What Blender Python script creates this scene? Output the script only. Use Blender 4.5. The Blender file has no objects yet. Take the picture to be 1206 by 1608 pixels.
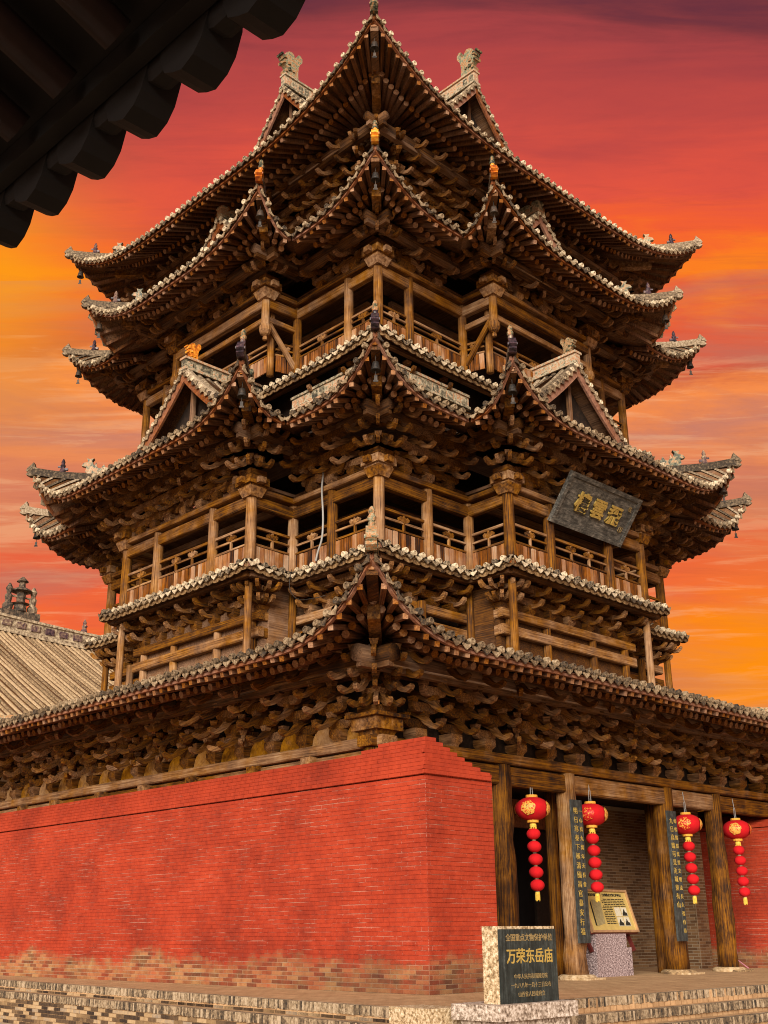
import bpy, math, random
from mathutils import Matrix, Vector
random.seed(7)
PI = math.pi
S = 1.2                                  # model units -> metres
scene = bpy.context.scene
col = scene.collection

# ------------------------------------------------------------------ camera
def unit2(a, b): return Vector((a, b, 0)).normalized()
F0, R0, UP = unit2(-1, 1), unit2(1, 1), Vector((0, 0, 1))
YAW, PITCH, ROLL, FPX, LAT = -0.0153, 0.3573, 0.0075, 1762.16, 0.3622
_F = F0 * math.cos(YAW) + R0 * math.sin(YAW)
_R = R0 * math.cos(YAW) - F0 * math.sin(YAW)
_fw = _F * math.cos(PITCH) + UP * math.sin(PITCH)
_up = -_F * math.sin(PITCH) + UP * math.cos(PITCH)
_R3 = _R * math.cos(ROLL) - _up * math.sin(ROLL)
_up3 = _up * math.cos(ROLL) + _R * math.sin(ROLL)
CAM = -F0 * 24 + R0 * LAT
cd = bpy.data.cameras.new('camera')
cam = bpy.data.objects.new('camera', cd)
col.objects.link(cam)
cd.sensor_fit = 'VERTICAL'; cd.sensor_height = 36; cd.lens = FPX / 1608 * 36
cd.clip_start = 0.05; cd.clip_end = 3000
cam.matrix_world = Matrix(((_R3.x, _up3.x, -_fw.x, CAM.x * S), (_R3.y, _up3.y, -_fw.y, CAM.y * S), (_R3.z, _up3.z, -_fw.z, CAM.z * S), (0, 0, 0, 1)))
scene.camera = cam

# ------------------------------------------------------------------ world: streaked sunset sky
def s2l(r, g, b):
    f = lambda c: (c / 255 / 12.92) if c / 255 <= .04045 else ((c / 255 + .055) / 1.055) ** 2.4
    return (f(r), f(g), f(b), 1)
world = bpy.data.worlds.new('World'); scene.world = world; world.use_nodes = True
nt = world.node_tree; nt.nodes.clear()
def N(nt, typ, ins=None, **kw):
    n = nt.nodes.new(typ)
    for k, v in kw.items(): setattr(n, k, v)
    for k, v in (ins or {}).items():
        if hasattr(v, 'is_output') or isinstance(v, bpy.types.NodeSocket): nt.links.new(v, n.inputs[k])
        else: n.inputs[k].default_value = v
    return n
def math_(nt, op, a, b=0.0, c=0.0, clamp=False):
    n = nt.nodes.new('ShaderNodeMath'); n.operation = op; n.use_clamp = clamp
    for i, v in enumerate((a, b, c)):
        if isinstance(v, bpy.types.NodeSocket): nt.links.new(v, n.inputs[i])
        else: n.inputs[i].default_value = v
    return n.outputs[0]
def ramp_(nt, fac, stops, interp='LINEAR'):
    n = nt.nodes.new('ShaderNodeValToRGB'); e = n.color_ramp.elements; n.color_ramp.interpolation = interp
    while len(e) < len(stops): e.new(0.5)
    for el, (p, c) in zip(e, stops):
        el.position = p; el.color = c if len(c) == 4 else (*c, 1)
    nt.links.new(fac, n.inputs[0]); return n.outputs[0]
def mixc(nt, fac, a, b, mode='MIX'):
    n = nt.nodes.new('ShaderNodeMix'); n.data_type = 'RGBA'; n.blend_type = mode
    for i, v in ((0, fac), (6, a), (7, b)):
        if isinstance(v, bpy.types.NodeSocket): nt.links.new(v, n.inputs[i])
        else: n.inputs[i].default_value = v if i == 0 or len(v) == 4 else (*v, 1)
    return n.outputs[2]
def noise_(nt, vec, scale, detail=4, rough=.55, dist=0.0):
    n = N(nt, 'ShaderNodeTexNoise', {'Scale': scale, 'Detail': detail, 'Roughness': rough, 'Distortion': dist})
    if vec is not None: nt.links.new(vec, n.inputs['Vector'])
    return n.outputs['Fac']
def mapping_(nt, vec, scale=(1, 1, 1), loc=(0, 0, 0), rot=(0, 0, 0)):
    n = N(nt, 'ShaderNodeMapping', {'Scale': scale, 'Location': loc, 'Rotation': rot}); nt.links.new(vec, n.inputs['Vector']); return n.outputs[0]
tc = N(nt, 'ShaderNodeTexCoord').outputs['Generated']
sep = N(nt, 'ShaderNodeSeparateXYZ', {0: tc})
# long cloud streets lying across the view: bands are planes through the R0 axis
dotv = lambda d: N(nt, 'ShaderNodeVectorMath', {0: tc, 1: d}, operation='DOT_PRODUCT').outputs['Value']
rr, ff = dotv(R0), dotv(F0)
elev = math_(nt, 'MULTIPLY', math_(nt, 'ARCTAN2', sep.outputs['Z'], ff), 2 / PI)
cv = lambda sx, sz, ox, oz: N(nt, 'ShaderNodeCombineXYZ', {0: math_(nt, 'MULTIPLY_ADD', rr, sx, ox), 1: math_(nt, 'MULTIPLY_ADD', elev, sz, oz), 2: math_(nt, 'MULTIPLY', sep.outputs['Z'], .3)}).outputs[0]
n1 = noise_(nt, cv(2.2, 9, 3.3, 1.2), 1.0, 8, .58, .5)
n2 = noise_(nt, cv(4.2, 46, 9.6, 2.2), 1.0, 10, .62, .6)
wisp = noise_(nt, cv(6.5, 110, 1.9, 7.7), 1.0, 10, .66, .5)
e2_ = math_(nt, 'ADD', elev, math_(nt, 'MULTIPLY', math_(nt, 'SUBTRACT', n1, .5), .12))
e2_ = math_(nt, 'ADD', e2_, math_(nt, 'MULTIPLY', math_(nt, 'SUBTRACT', n2, .5), .062))
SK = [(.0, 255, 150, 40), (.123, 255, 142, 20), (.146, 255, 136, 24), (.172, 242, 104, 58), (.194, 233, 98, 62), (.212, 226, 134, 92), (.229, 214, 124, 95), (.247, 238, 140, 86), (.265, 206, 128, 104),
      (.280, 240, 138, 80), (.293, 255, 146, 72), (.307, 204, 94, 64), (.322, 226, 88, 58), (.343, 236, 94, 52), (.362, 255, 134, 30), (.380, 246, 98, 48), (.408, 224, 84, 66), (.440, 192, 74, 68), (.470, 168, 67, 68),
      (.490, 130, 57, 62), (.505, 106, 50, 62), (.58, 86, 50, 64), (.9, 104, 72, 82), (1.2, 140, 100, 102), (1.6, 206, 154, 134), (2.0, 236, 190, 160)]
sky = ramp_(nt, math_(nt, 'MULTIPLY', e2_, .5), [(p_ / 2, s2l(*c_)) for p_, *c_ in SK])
sky = mixc(nt, math_(nt, 'MULTIPLY', ramp_(nt, wisp, [(.52, (0, 0, 0)), (.62, (1, 1, 1))]), math_(nt, 'MULTIPLY', math_(nt, 'LESS_THAN', elev, .33), .28)), sky, s2l(255, 200, 150))
sky = mixc(nt, math_(nt, 'MULTIPLY', ramp_(nt, wisp, [(.36, (1, 1, 1)), (.47, (0, 0, 0))]), .16), sky, s2l(150, 66, 62))
n4 = noise_(nt, cv(3.0, 17, 5.1, 4.4), 1.0, 8, .6, .6)
sky = mixc(nt, math_(nt, 'MULTIPLY', ramp_(nt, n4, [(.47, (0, 0, 0)), (.62, (1, 1, 1))]), math_(nt, 'MULTIPLY', math_(nt, 'LESS_THAN', elev, .36), .6)), sky, s2l(188, 116, 98))
def glow(sky, px, py, pw, amt, colr):
    d = (_R3 * (px - 603) + _up3 * (804 - py) + _fw * FPX).normalized()
    g_ = math_(nt, 'POWER', math_(nt, 'MAXIMUM', dotv(d), 0.0), pw)
    g_ = math_(nt, 'MULTIPLY', math_(nt, 'MULTIPLY', g_, amt), math_(nt, 'ADD', n2, .45))
    return mixc(nt, math_(nt, 'MINIMUM', g_, 1.0), sky, colr)
sky = glow(sky, -60, 440, 200, .8, s2l(255, 164, 18)); sky = glow(sky, 1240, 1075, 200, .55, s2l(255, 146, 14))
below = math_(nt, 'LESS_THAN', sep.outputs['Z'], -0.02)
sky = mixc(nt, below, sky, (.12, .08, .05, 1))
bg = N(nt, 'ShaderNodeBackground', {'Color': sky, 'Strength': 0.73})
nt.links.new(bg.outputs[0], N(nt, 'ShaderNodeOutputWorld').inputs[0])

# ------------------------------------------------------------------ sun
SUN_DIR = Vector((0.55, -0.74, 0.36)).normalized()       # towards the sun: behind the camera's left shoulder
sl = bpy.data.lights.new('sun', 'SUN'); sl.energy = 5.0; sl.angle = math.radians(38); sl.color = (1.0, .93, .82)
so = bpy.data.objects.new('sun', sl); col.objects.link(so)
so.rotation_euler = SUN_DIR.to_track_quat('Z', 'Y').to_euler(); so.location = (30, -40, 40)
scene.view_settings.view_transform = 'Standard'; scene.view_settings.look = 'None'
scene.cycles.filter_width = 1.05
scene.view_settings.exposure = 0.45; scene.view_settings.gamma = 1.0

# ------------------------------------------------------------------ materials
MATS = {}
def newmat(name):
    m = bpy.data.materials.new(name); m.use_nodes = True; nt = m.node_tree
    b = nt.nodes['Principled BSDF']; MATS[name] = m
    b.inputs['Roughness'].default_value = .75; b.inputs['Specular IOR Level'].default_value = .25
    return m, nt, b
def rnd(nt):
    oi = N(nt, 'ShaderNodeObjectInfo').outputs['Random']; isl = N(nt, 'ShaderNodeNewGeometry').outputs['Random Per Island']
    return math_(nt, 'FRACT', math_(nt, 'ADD', oi, math_(nt, 'MULTIPLY', isl, 1.618)))
def bump(nt, b, h, strength=.5, dist=.02):
    n = N(nt, 'ShaderNodeBump', {'Strength': strength, 'Distance': dist, 'Height': h}); nt.links.new(n.outputs[0], b.inputs['Normal'])
def wood(name, axis, stops, rough=.8, rv=.16):
    m, nt, b = newmat(name)
    sc = {'x': (1.3, 40, 40), 'y': (22, 1.6, 22), 'z': (44, 44, 1.3), 'n': (13, 13, 13), 'b': (30, 30, 30), 'a': (3, 34, 34)}[axis]
    tcn = N(nt, 'ShaderNodeTexCoord').outputs['Object']
    r = rnd(nt)
    off = N(nt, 'ShaderNodeCombineXYZ', {0: math_(nt, 'MULTIPLY', r, 37.0), 1: math_(nt, 'MULTIPLY', r, 91.0), 2: math_(nt, 'MULTIPLY', r, 53.0)})
    v = N(nt, 'ShaderNodeVectorMath', {0: tcn, 1: off.outputs[0]}, operation='ADD').outputs[0]
    g = noise_(nt, mapping_(nt, v, sc), 1.0, 6, .65, .3)
    big = noise_(nt, v, 2.6, 4, .6)
    fac = math_(nt, 'ADD', math_(nt, 'MULTIPLY', g, .75), math_(nt, 'MULTIPLY', big, .35))
    fac = math_(nt, 'ADD', fac, math_(nt, 'MULTIPLY', math_(nt, 'SUBTRACT', r, .5), rv))
    c = ramp_(nt, fac, stops)
    old = math_(nt, 'ADD', math_(nt, 'MULTIPLY', noise_(nt, v, 1.7, 5, .65), .9), math_(nt, 'MULTIPLY', r, .35))
    hs = N(nt, 'ShaderNodeHueSaturation', {'Color': c, 'Hue': .490, 'Saturation': ramp_(nt, old, [(.5, (1.24, 1.24, 1.24)), (.8, (.90, .90, .90))]), 'Value': ramp_(nt, old, [(.3, (.85, .85, .85)), (.75, (1.0, 1.0, 1.0))])})
    c = hs.outputs[0]
    nt.links.new(c, b.inputs['Base Color']); b.inputs['Roughness'].default_value = rough
    bump(nt, b, g, .7, .018)
    return m
W_STOPS = [(.35, (.010, .006, .004)), (.43, (.050, .024, .009)), (.52, (.140, .070, .021)), (.63, (.265, .143, .046)), (.78, (.43, .28, .125))]
D_STOPS = [(.34, (.014, .008, .005)), (.48, (.065, .034, .015)), (.6, (.15, .080, .033)), (.75, (.26, .15, .065))]
R_STOPS = [(.33, (.014, .008, .005)), (.46, (.065, .032, .015)), (.58, (.15, .075, .032)), (.74, (.28, .155, .07))]
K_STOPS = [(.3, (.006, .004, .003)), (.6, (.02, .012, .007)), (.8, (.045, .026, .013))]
for ax in 'xz': wood('wood_' + ax, ax, W_STOPS)
wood('wood_n', 'n', W_STOPS)
for ax in 'xz': wood('dark_wood_' + ax, ax, D_STOPS)
wood('rafter_wood', 'z', R_STOPS)
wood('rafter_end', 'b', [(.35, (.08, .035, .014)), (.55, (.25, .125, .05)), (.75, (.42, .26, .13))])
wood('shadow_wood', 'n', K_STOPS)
wood('plank_wood', 'z', [(.34, (.02, .01, .006)), (.46, (.12, .055, .02)), (.56, (.24, .11, .04)), (.68, (.34, .18, .065)), (.82, (.42, .32, .20))], rv=.34)
wood('bracket_wood', 'a', [(.32, (.012, .008, .005)), (.43, (.050, .024, .008)), (.57, (.145, .070, .019)), (.68, (.29, .150, .042)), (.82, (.45, .27, .095))])
wood('panel_ochre', 'n', [(.35, (.13, .07, .02)), (.55, (.34, .19, .055)), (.75, (.46, .28, .09))])
wood('barge_wood', 'n', [(.35, (.05, .025, .012)), (.55, (.19, .085, .04)), (.75, (.30, .15, .07))])
def speckle(name, stops, scale=18, rough=.8, bumps=.5, detail=6, rmix=.25):
    m, nt, b = newmat(name)
    v = N(nt, 'ShaderNodeTexCoord').outputs['Object']; r = rnd(nt)
    off = N(nt, 'ShaderNodeCombineXYZ', {0: math_(nt, 'MULTIPLY', r, 37.0), 1: math_(nt, 'MULTIPLY', r, 91.0)})
    v = N(nt, 'ShaderNodeVectorMath', {0: v, 1: off.outputs[0]}, operation='ADD').outputs[0]
    g = noise_(nt, v, scale, detail, .65)
    fac = math_(nt, 'ADD', g, math_(nt, 'MULTIPLY', math_(nt, 'SUBTRACT', r, .5), rmix))
    nt.links.new(ramp_(nt, fac, stops), b.inputs['Base Color']); b.inputs['Roughness'].default_value = rough
    bump(nt, b, g, bumps, .02); return m
speckle('roof_tile', [(.3, (.028, .020, .013)), (.45, (.105, .074, .044)), (.58, (.20, .145, .088)), (.75, (.35, .275, .19))], 18, rmix=.35)
speckle('tile_cream', [(.28, (.035, .028, .022)), (.44, (.10, .066, .036)), (.57, (.205, .142, .080)), (.76, (.37, .28, .175))], 24, rmix=.34)
speckle('tile_pale', [(.28, (.05, .04, .03)), (.42, (.22, .16, .095)), (.54, (.43, .34, .22)), (.72, (.64, .54, .38))], 24, rmix=.35)
speckle('glaze_mix', [(.32, (.012, .016, .012)), (.43, (.08, .085, .05)), (.5, (.26, .20, .11)), (.55, (.34, .12, .03)), (.61, (.36, .30, .19)), (.7, (.07, .11, .065)), (.85, (.5, .44, .3))], 11, .45, .6)
speckle('glaze_orange', [(.3, (.25, .05, .01)), (.5, (.62, .20, .02)), (.65, (.72, .38, .04)), (.8, (.7, .6, .4))], 8, .35, .4)
speckle('glaze_dark', [(.3, (.01, .01, .012)), (.5, (.07, .04, .05)), (.66, (.20, .13, .09)), (.8, (.5, .42, .25))], 9, .35, .4)
speckle('glaze_pale', [(.3, (.04, .04, .032)), (.45, (.20, .17, .11)), (.54, (.42, .36, .25)), (.62, (.36, .15, .06)), (.72, (.46, .41, .30)), (.9, (.14, .18, .13))], 10, .5, .6)
speckle('bronze', [(.35, (.012, .011, .010)), (.6, (.05, .035, .024)), (.8, (.12, .07, .045))], 20, .55, .4)
speckle('granite_pink', [(.36, (.06, .045, .05)), (.47, (.22, .16, .16)), (.56, (.38, .29, .29)), (.66, (.62, .54, .54))], 38, .8, .3, 3, 0)
speckle('stone_rough', [(.32, (.10, .06, .03)), (.45, (.36, .25, .13)), (.56, (.62, .48, .30)), (.7, (.80, .70, .54))], 26, .85, 1.0, 6, 0)
speckle('slab_stone', [(.34, (.09, .06, .045)), (.46, (.30, .23, .17)), (.56, (.55, .46, .38)), (.7, (.75, .68, .60))], 22, .85, .8, 6, 0)
speckle('base_stone', [(.34, (.12, .075, .04)), (.5, (.36, .24, .12)), (.7, (.55, .42, .26))], 12, .85, .6)
def flatmat(name, c, rough=.6, metal=0.0, var=.25, scale=12):
    m, nt, b = newmat(name)
    g = noise_(nt, N(nt, 'ShaderNodeTexCoord').outputs['Object'], scale, 5, .6)
    lo = tuple(x * (1 - var) for x in c); hi = tuple(min(1, x * (1 + var)) for x in c)
    nt.links.new(ramp_(nt, g, [(.3, lo), (.7, hi)]), b.inputs['Base Color'])
    b.inputs['Roughness'].default_value = rough; b.inputs['Metallic'].default_value = metal; return m
flatmat('gold_paint', (.46, .32, .08), .45, .2, .35, 30)
flatmat('gold_dull', (.27, .19, .08), .6, 0, .4, 30)
flatmat('lantern_red', (.50, .006, .010), .9, 0, .15, 6)
flatmat('lantern_gold', (.75, .36, .05), .45, 0, .3, 40)
flatmat('tassel_yellow', (.70, .46, .07), .7, 0, .3, 60)
flatmat('wire_white', (.28, .27, .25), .4, 0, .1, 6)
flatmat('board_gold', (.50, .37, .12), .35, .1, .12, 6)
flatmat('board_frame', (.10, .018, .015), .45, 0, .3, 10)
flatmat('board_edge', (.50, .30, .15), .35, .4, .2, 10)
flatmat('print_black', (.02, .018, .012), .7, 0, .2, 10)
flatmat('print_pale', (.52, .48, .36), .7, 0, .25, 40)
flatmat('print_grey', (.28, .23, .11), .7, 0, .2, 14)
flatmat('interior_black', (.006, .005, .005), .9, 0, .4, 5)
flatmat('rope_pink', (.42, .16, .20), .7, 0, .2, 10)
# weathered black boards: streaked
def streaked(name, stops, axis_scale, rough=.6):
    m, nt, b = newmat(name)
    v = N(nt, 'ShaderNodeTexCoord').outputs['Object']
    g = noise_(nt, mapping_(nt, v, axis_scale), 1, 6, .7, .2); h = noise_(nt, v, 7, 6, .7)
    f = math_(nt, 'ADD', math_(nt, 'MULTIPLY', g, .6), math_(nt, 'MULTIPLY', h, .4))
    nt.links.new(ramp_(nt, f, stops), b.inputs['Base Color']); b.inputs['Roughness'].default_value = rough
    bump(nt, b, f, .4, .01); return m
streaked('stele_black', [(.36, (.008, .011, .010)), (.52, (.026, .034, .032)), (.62, (.06, .072, .068)), (.72, (.30, .31, .27))], (30, 30, 1.5), .42)
streaked('plaque_black', [(.36, (.018, .018, .016)), (.47, (.065, .062, .054)), (.57, (.15, .14, .12)), (.68, (.40, .36, .30))], (4, 20, 20), .7)
streaked('couplet_black', [(.36, (.012, .013, .012)), (.52, (.038, .042, .040)), (.64, (.10, .105, .098)), (.78, (.28, .27, .24))], (20, 20, 2), .65)
def pos_(nt):
    g = N(nt, 'ShaderNodeNewGeometry').outputs['Position']
    return N(nt, 'ShaderNodeVectorMath', {0: g, 1: (1 / S, 1 / S, 1 / S)}, operation='MULTIPLY').outputs[0]
# red lime wash over brick, worn off at the foot
def redwall(name, mortar=False, lo=-.36):
    m, nt, b = newmat(name); p = pos_(nt); r = rnd(nt)
    z = N(nt, 'ShaderNodeSeparateXYZ', {0: p}).outputs['Z']; x = N(nt, 'ShaderNodeSeparateXYZ', {0: p}).outputs['X']
    big = noise_(nt, p, .8, 5, .6); fine = noise_(nt, p, 11, 5, .65)
    red = ramp_(nt, math_(nt, 'ADD', math_(nt, 'MULTIPLY', big, .7), math_(nt, 'MULTIPLY', fine, .4)), [(.34, (.17, .019, .008)), (.47, (.25, .026, .009)), (.57, (.32, .034, .011)), (.70, (.40, .047, .016))])
    red = mixc(nt, math_(nt, 'MULTIPLY', math_(nt, 'SUBTRACT', r, .5, clamp=True), .22), red, (.22, .035, .024))
    st = noise_(nt, mapping_(nt, p, (2.2, 2.2, 40)), 1, 5, .7)
    if mortar: red = mixc(nt, .35, red, (.14, .014, .008))
    chip = math_(nt, 'MULTIPLY', ramp_(nt, st, [(.50 if mortar else .60, (0, 0, 0)), (.58 if mortar else .67, (1, 1, 1))]), ramp_(nt, noise_(nt, p, 1.3, 3), [(.36 if mortar else .45, (0, 0, 0)), (.55 if mortar else .62, (1, 1, 1))]))
    red = mixc(nt, math_(nt, 'MULTIPLY', chip, .42 if mortar else .10), red, (.60, .36, .26))
    br = ramp_(nt, math_(nt, 'ADD', math_(nt, 'MULTIPLY', r, .6), math_(nt, 'MULTIPLY', fine, .5)), [(.2, (.09, .042, .02)), (.4, (.18, .085, .036)), (.6, (.29, .15, .058)), (.78, (.40, .23, .095)), (.95, (.38, .11, .045))])
    if mortar: br = mixc(nt, .8, br, (.42, .32, .20))
    edge = math_(nt, 'ADD', z, math_(nt, 'ADD', math_(nt, 'MULTIPLY', math_(nt, 'SUBTRACT', noise_(nt, mapping_(nt, p, (1, 1, .6)), 1.1, 4, .6), .5), .75), math_(nt, 'MULTIPLY', math_(nt, 'SUBTRACT', fine, .5), .22)))
    bare = ramp_(nt, math_(nt, 'MULTIPLY_ADD', edge, -6.0, 6.0 * lo + .5), [(0, (0, 0, 0)), (1, (1, 1, 1))])
    part = ramp_(nt, noise_(nt, p, 3.2, 4, .6), [(.38, (.95, .95, .95)), (.62, (.5, .5, .5))])
    c = mixc(nt, math_(nt, 'MULTIPLY', bare, part), red, br)
    damp = math_(nt, 'MULTIPLY', ramp_(nt, math_(nt, 'MULTIPLY_ADD', math_(nt, 'ADD', z, math_(nt, 'MULTIPLY', math_(nt, 'SUBTRACT', big, .5), 1.6)), -2.2, -.15), [(0, (0, 0, 0)), (1, (1, 1, 1))]), ramp_(nt, math_(nt, 'MULTIPLY', x, .125), [(.42, (.25, .25, .25)), (.75, (1, 1, 1))]))
    c = mixc(nt, math_(nt, 'MULTIPLY', damp, .5), c, (.045, .014, .010))
    nt.links.new(c, b.inputs['Base Color']); b.inputs['Roughness'].default_value = .85
    bump(nt, b, fine, .5, .015); return m
redwall('red_brick'); redwall('red_mortar', True)
def bareb(name, mortar=False, dark=1.0):
    m, nt, b = newmat(name); p = pos_(nt); r = rnd(nt); fine = noise_(nt, p, 14, 5, .65)
    stops = [(.2, (.03, .02, .015)), (.4, (.12, .075, .04)), (.6, (.27, .175, .085)), (.78, (.44, .31, .17)), (.95, (.22, .18, .14))]
    if dark < 1: stops = [(.2, (.12, .06, .027)), (.5, (.19, .098, .044)), (.8, (.26, .145, .066)), (.95, (.22, .13, .07))]
    stops = [(a, tuple(v * dark for v in c)) for a, c in stops]
    c = ramp_(nt, math_(nt, 'ADD', math_(nt, 'MULTIPLY', r, .7), math_(nt, 'MULTIPLY', fine, .4)), stops)
    if mortar: c = mixc(nt, .85, c, (.40 * dark, .32 * dark, .22 * dark))
    nt.links.new(c, b.inputs['Base Color']); b.inputs['Roughness'].default_value = .9; bump(nt, b, fine, .5, .015)
bareb('bare_brick'); bareb('bare_mortar', True); bareb('brown_brick', False, .85); bareb('brown_mortar', True, .8)
speckle('edge_brick', [(.25, (.035, .028, .022)), (.42, (.12, .085, .052)), (.55, (.29, .21, .125)), (.72, (.46, .36, .24))], 20, .9, .5, 5, .38)
def pave(name, c0, c1, sc):
    m, nt, b = newmat(name); p = pos_(nt)
    g = noise_(nt, p, 3, 6, .65); h = noise_(nt, p, 22, 4, .6)
    c = ramp_(nt, math_(nt, 'ADD', math_(nt, 'MULTIPLY', g, .6), math_(nt, 'MULTIPLY', h, .4)), [(.35, c0), (.65, c1)])
    bt = N(nt, 'ShaderNodeTexBrick', {'Vector': p, 'Scale': sc, 'Color1': (1, 1, 1, 1), 'Color2': (.8, .8, .8, 1), 'Mortar': (.55, .5, .45, 1), 'Mortar Size': .02})
    nt.links.new(mixc(nt, .8, c, bt.outputs[0], 'MULTIPLY'), b.inputs['Base Color']); b.inputs['Roughness'].default_value = .9
    bump(nt, b, h, .4, .01)
pave('paving', (.34, .20, .095), (.58, .38, .20), 2.0)
pave('ground_paving', (.42, .33, .22), (.58, .46, .32), 1.5)

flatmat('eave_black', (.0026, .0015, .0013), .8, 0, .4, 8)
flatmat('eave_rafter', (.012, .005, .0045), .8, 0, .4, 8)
speckle('hall_tile', [(.3, (.07, .045, .025)), (.45, (.22, .145, .075)), (.58, (.36, .25, .14)), (.75, (.46, .34, .20))], 16, rmix=.2)
speckle('fringe_brown', [(.3, (.03, .016, .008)), (.5, (.15, .085, .035)), (.7, (.32, .20, .09))], 16, rmix=.2)
speckle('hall_ridge', [(.3, (.03, .025, .02)), (.5, (.16, .11, .07)), (.7, (.5, .4, .26))], 8)
speckle('lantern_emblem', [(.40, (.45, .008, .010)), (.46, (.60, .10, .02)), (.52, (.72, .36, .06)), (.6, (.80, .48, .10)), (.66, (.10, .03, .02)), (.72, (.7, .3, .05))], 26, .45, .2, 3, .2)

# ------------------------------------------------------------------ mesh builder
class MB:
    def __init__(self): self.v = []; self.f = []
    def add(self, vs, fs, M=None):
        o = len(self.v)
        self.v += [(M @ Vector(a)) if M is not None else Vector(a) for a in vs]
        self.f += [tuple(i + o for i in f) for f in fs]; return self
    def box(self, c, s, M=None, tx=1.0, ty=1.0):      # tx,ty: scale of the bottom face
        x, y, z = s[0] / 2, s[1] / 2, s[2] / 2
        vs = [(c[0] + a * (tx if k < 0 else 1) * x, c[1] + b * (ty if k < 0 else 1) * y, c[2] + k * z) for k in (-1, 1) for a, b in ((-1, -1), (1, -1), (1, 1), (-1, 1))]
        return self.add(vs, [(3, 2, 1, 0), (4, 5, 6, 7), (0, 1, 5, 4), (1, 2, 6, 5), (2, 3, 7, 6), (3, 0, 4, 7)], M)
    def tube(self, p0, p1, r0, r1=None, n=10, caps=True):
        r1 = r0 if r1 is None else r1; p0, p1 = Vector(p0), Vector(p1); d = (p1 - p0).normalized()
        a = d.orthogonal().normalized(); b = d.cross(a); vs = []
        for p, r in ((p0, r0), (p1, r1)):
            for i in range(n):
                t = 2 * PI * i / n; vs.append(p + (a * math.cos(t) + b * math.sin(t)) * r)
        fs = [(i, (i + 1) % n, n + (i + 1) % n, n + i) for i in range(n)]
        if caps: fs += [tuple(range(n - 1, -1, -1)), tuple(range(n, 2 * n))]
        return self.add(vs, fs)
    def lathe(self, prof, n=12, M=None, sq=1.0):
        vs = []; fs = []
        for r, z in prof:
            for i in range(n):
                t = 2 * PI * i / n; vs.append((r * math.cos(t), r * math.sin(t) * sq, z))
        for j in range(len(prof) - 1):
            for i in range(n): fs.append((j * n + i, j * n + (i + 1) % n, (j + 1) * n + (i + 1) % n, (j + 1) * n + i))
        fs.append(tuple(range(n - 1, -1, -1))); k = (len(prof) - 1) * n; fs.append(tuple(range(k, k + n)))
        return self.add(vs, fs, M)
    def prism(self, prof, w, M=None):                 # profile in local xz, extruded along y
        n = len(prof); vs = [(a, -w / 2, b) for a, b in prof] + [(a, w / 2, b) for a, b in prof]
        fs = [tuple(range(n)), tuple(range(2 * n - 1, n - 1, -1))] + [((i + 1) % n, i, n + i, n + (i + 1) % n) for i in range(n)]
        return self.add(vs, fs, M)
    def sweep(self, path, prof, side=None):           # prof: (lateral, up) closed section
        path = [Vector(p) for p in path]; n = len(prof); vs = []; fs = []
        for i, p in enumerate(path):
            d = path[min(i + 1, len(path) - 1)] - path[max(i - 1, 0)]
            s = side if side is not None else Vector((d.y, -d.x, 0)).normalized()
            vs += [p + s * a + UP * b for a, b in prof]
        for i in range(len(path) - 1):
            for j in range(n): fs.append((i * n + j, i * n + (j + 1) % n, (i + 1) * n + (j + 1) % n, (i + 1) * n + j))
        fs += [tuple(range(n - 1, -1, -1)), tuple(range((len(path) - 1) * n, len(path) * n))]
        return self.add(vs, fs)
    def mesh(self, name, mat, smooth=False):
        me = bpy.data.meshes.new(name)
        me.from_pydata([(v[0] * S, v[1] * S, v[2] * S) for v in self.v], [], self.f)
        if mat: me.materials.append(MATS[mat])
        if smooth:
            me.polygons.foreach_set('use_smooth', [True] * len(me.polygons))
        me.update(); return me
WM = {}                                               # world matrix (model units) of every object
def smat(M):
    M = M.copy(); M.translation = M.translation * S; return M
def obj(name, me, M=None, parent=None, label=None, cat=None, group=None, kind=None):
    M = M or Matrix()
    o = bpy.data.objects.new(name, me); col.objects.link(o); WM[o] = M
    if parent is not None:
        o.parent = parent; o.matrix_basis = smat(WM[parent]).inverted() @ smat(M)
    else: o.matrix_basis = smat(M)
    if label: o['label'] = label
    if cat: o['category'] = cat
    if group: o['group'] = group
    if kind: o['kind'] = kind
    return o
T = lambda x, y, z: Matrix.Translation((x, y, z))
RZ = lambda a: Matrix.Rotation(a, 4, 'Z')
K90 = [RZ(k * PI / 2) for k in range(4)]
QUEUE = {}                                            # (thing, name) -> list of candidates; thinned to 290 at the end
def part(name, me, M, parent, thing):
    QUEUE.setdefault((thing, name), []).append((me, M, parent))
def flush():
    for (thing, name), lst in QUEUE.items():
        def key(e):
            p = e[1].translation; return (p - CAM).length + (6 if abs(p.x - p.y) < 0 else 0)
        if len(lst) > 300: lst.sort(key=key)
        for me, M, par in lst[:290] if len(lst) > 300 else lst: obj(name, me, M, par)
        rest = lst[290:] if len(lst) > 300 else []
        if rest:
            vs = []; fs = []; sm = rest[0][0].polygons[0].use_smooth
            for me, M, par in rest:
                o = len(vs); A = smat(M); vs += [A @ v.co for v in me.vertices]; fs += [tuple(i + o for i in p.vertices) for p in me.polygons]
            me2 = bpy.data.meshes.new(name + '_rows'); me2.from_pydata([tuple(v) for v in vs], [], fs)
            for mt in rest[0][0].materials: me2.materials.append(mt)
            me2.polygons.foreach_set('material_index', [p.material_index for me, M, par in rest for p in me.polygons])
            me2.polygons.foreach_set('use_smooth', [sm] * len(me2.polygons)); me2.update()
            obj(name + '_rows', me2, Matrix(), thing, kind='stuff')
def vis(P): return (-P[0] + P[1]) / 1.41421 < 1.6
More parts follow.
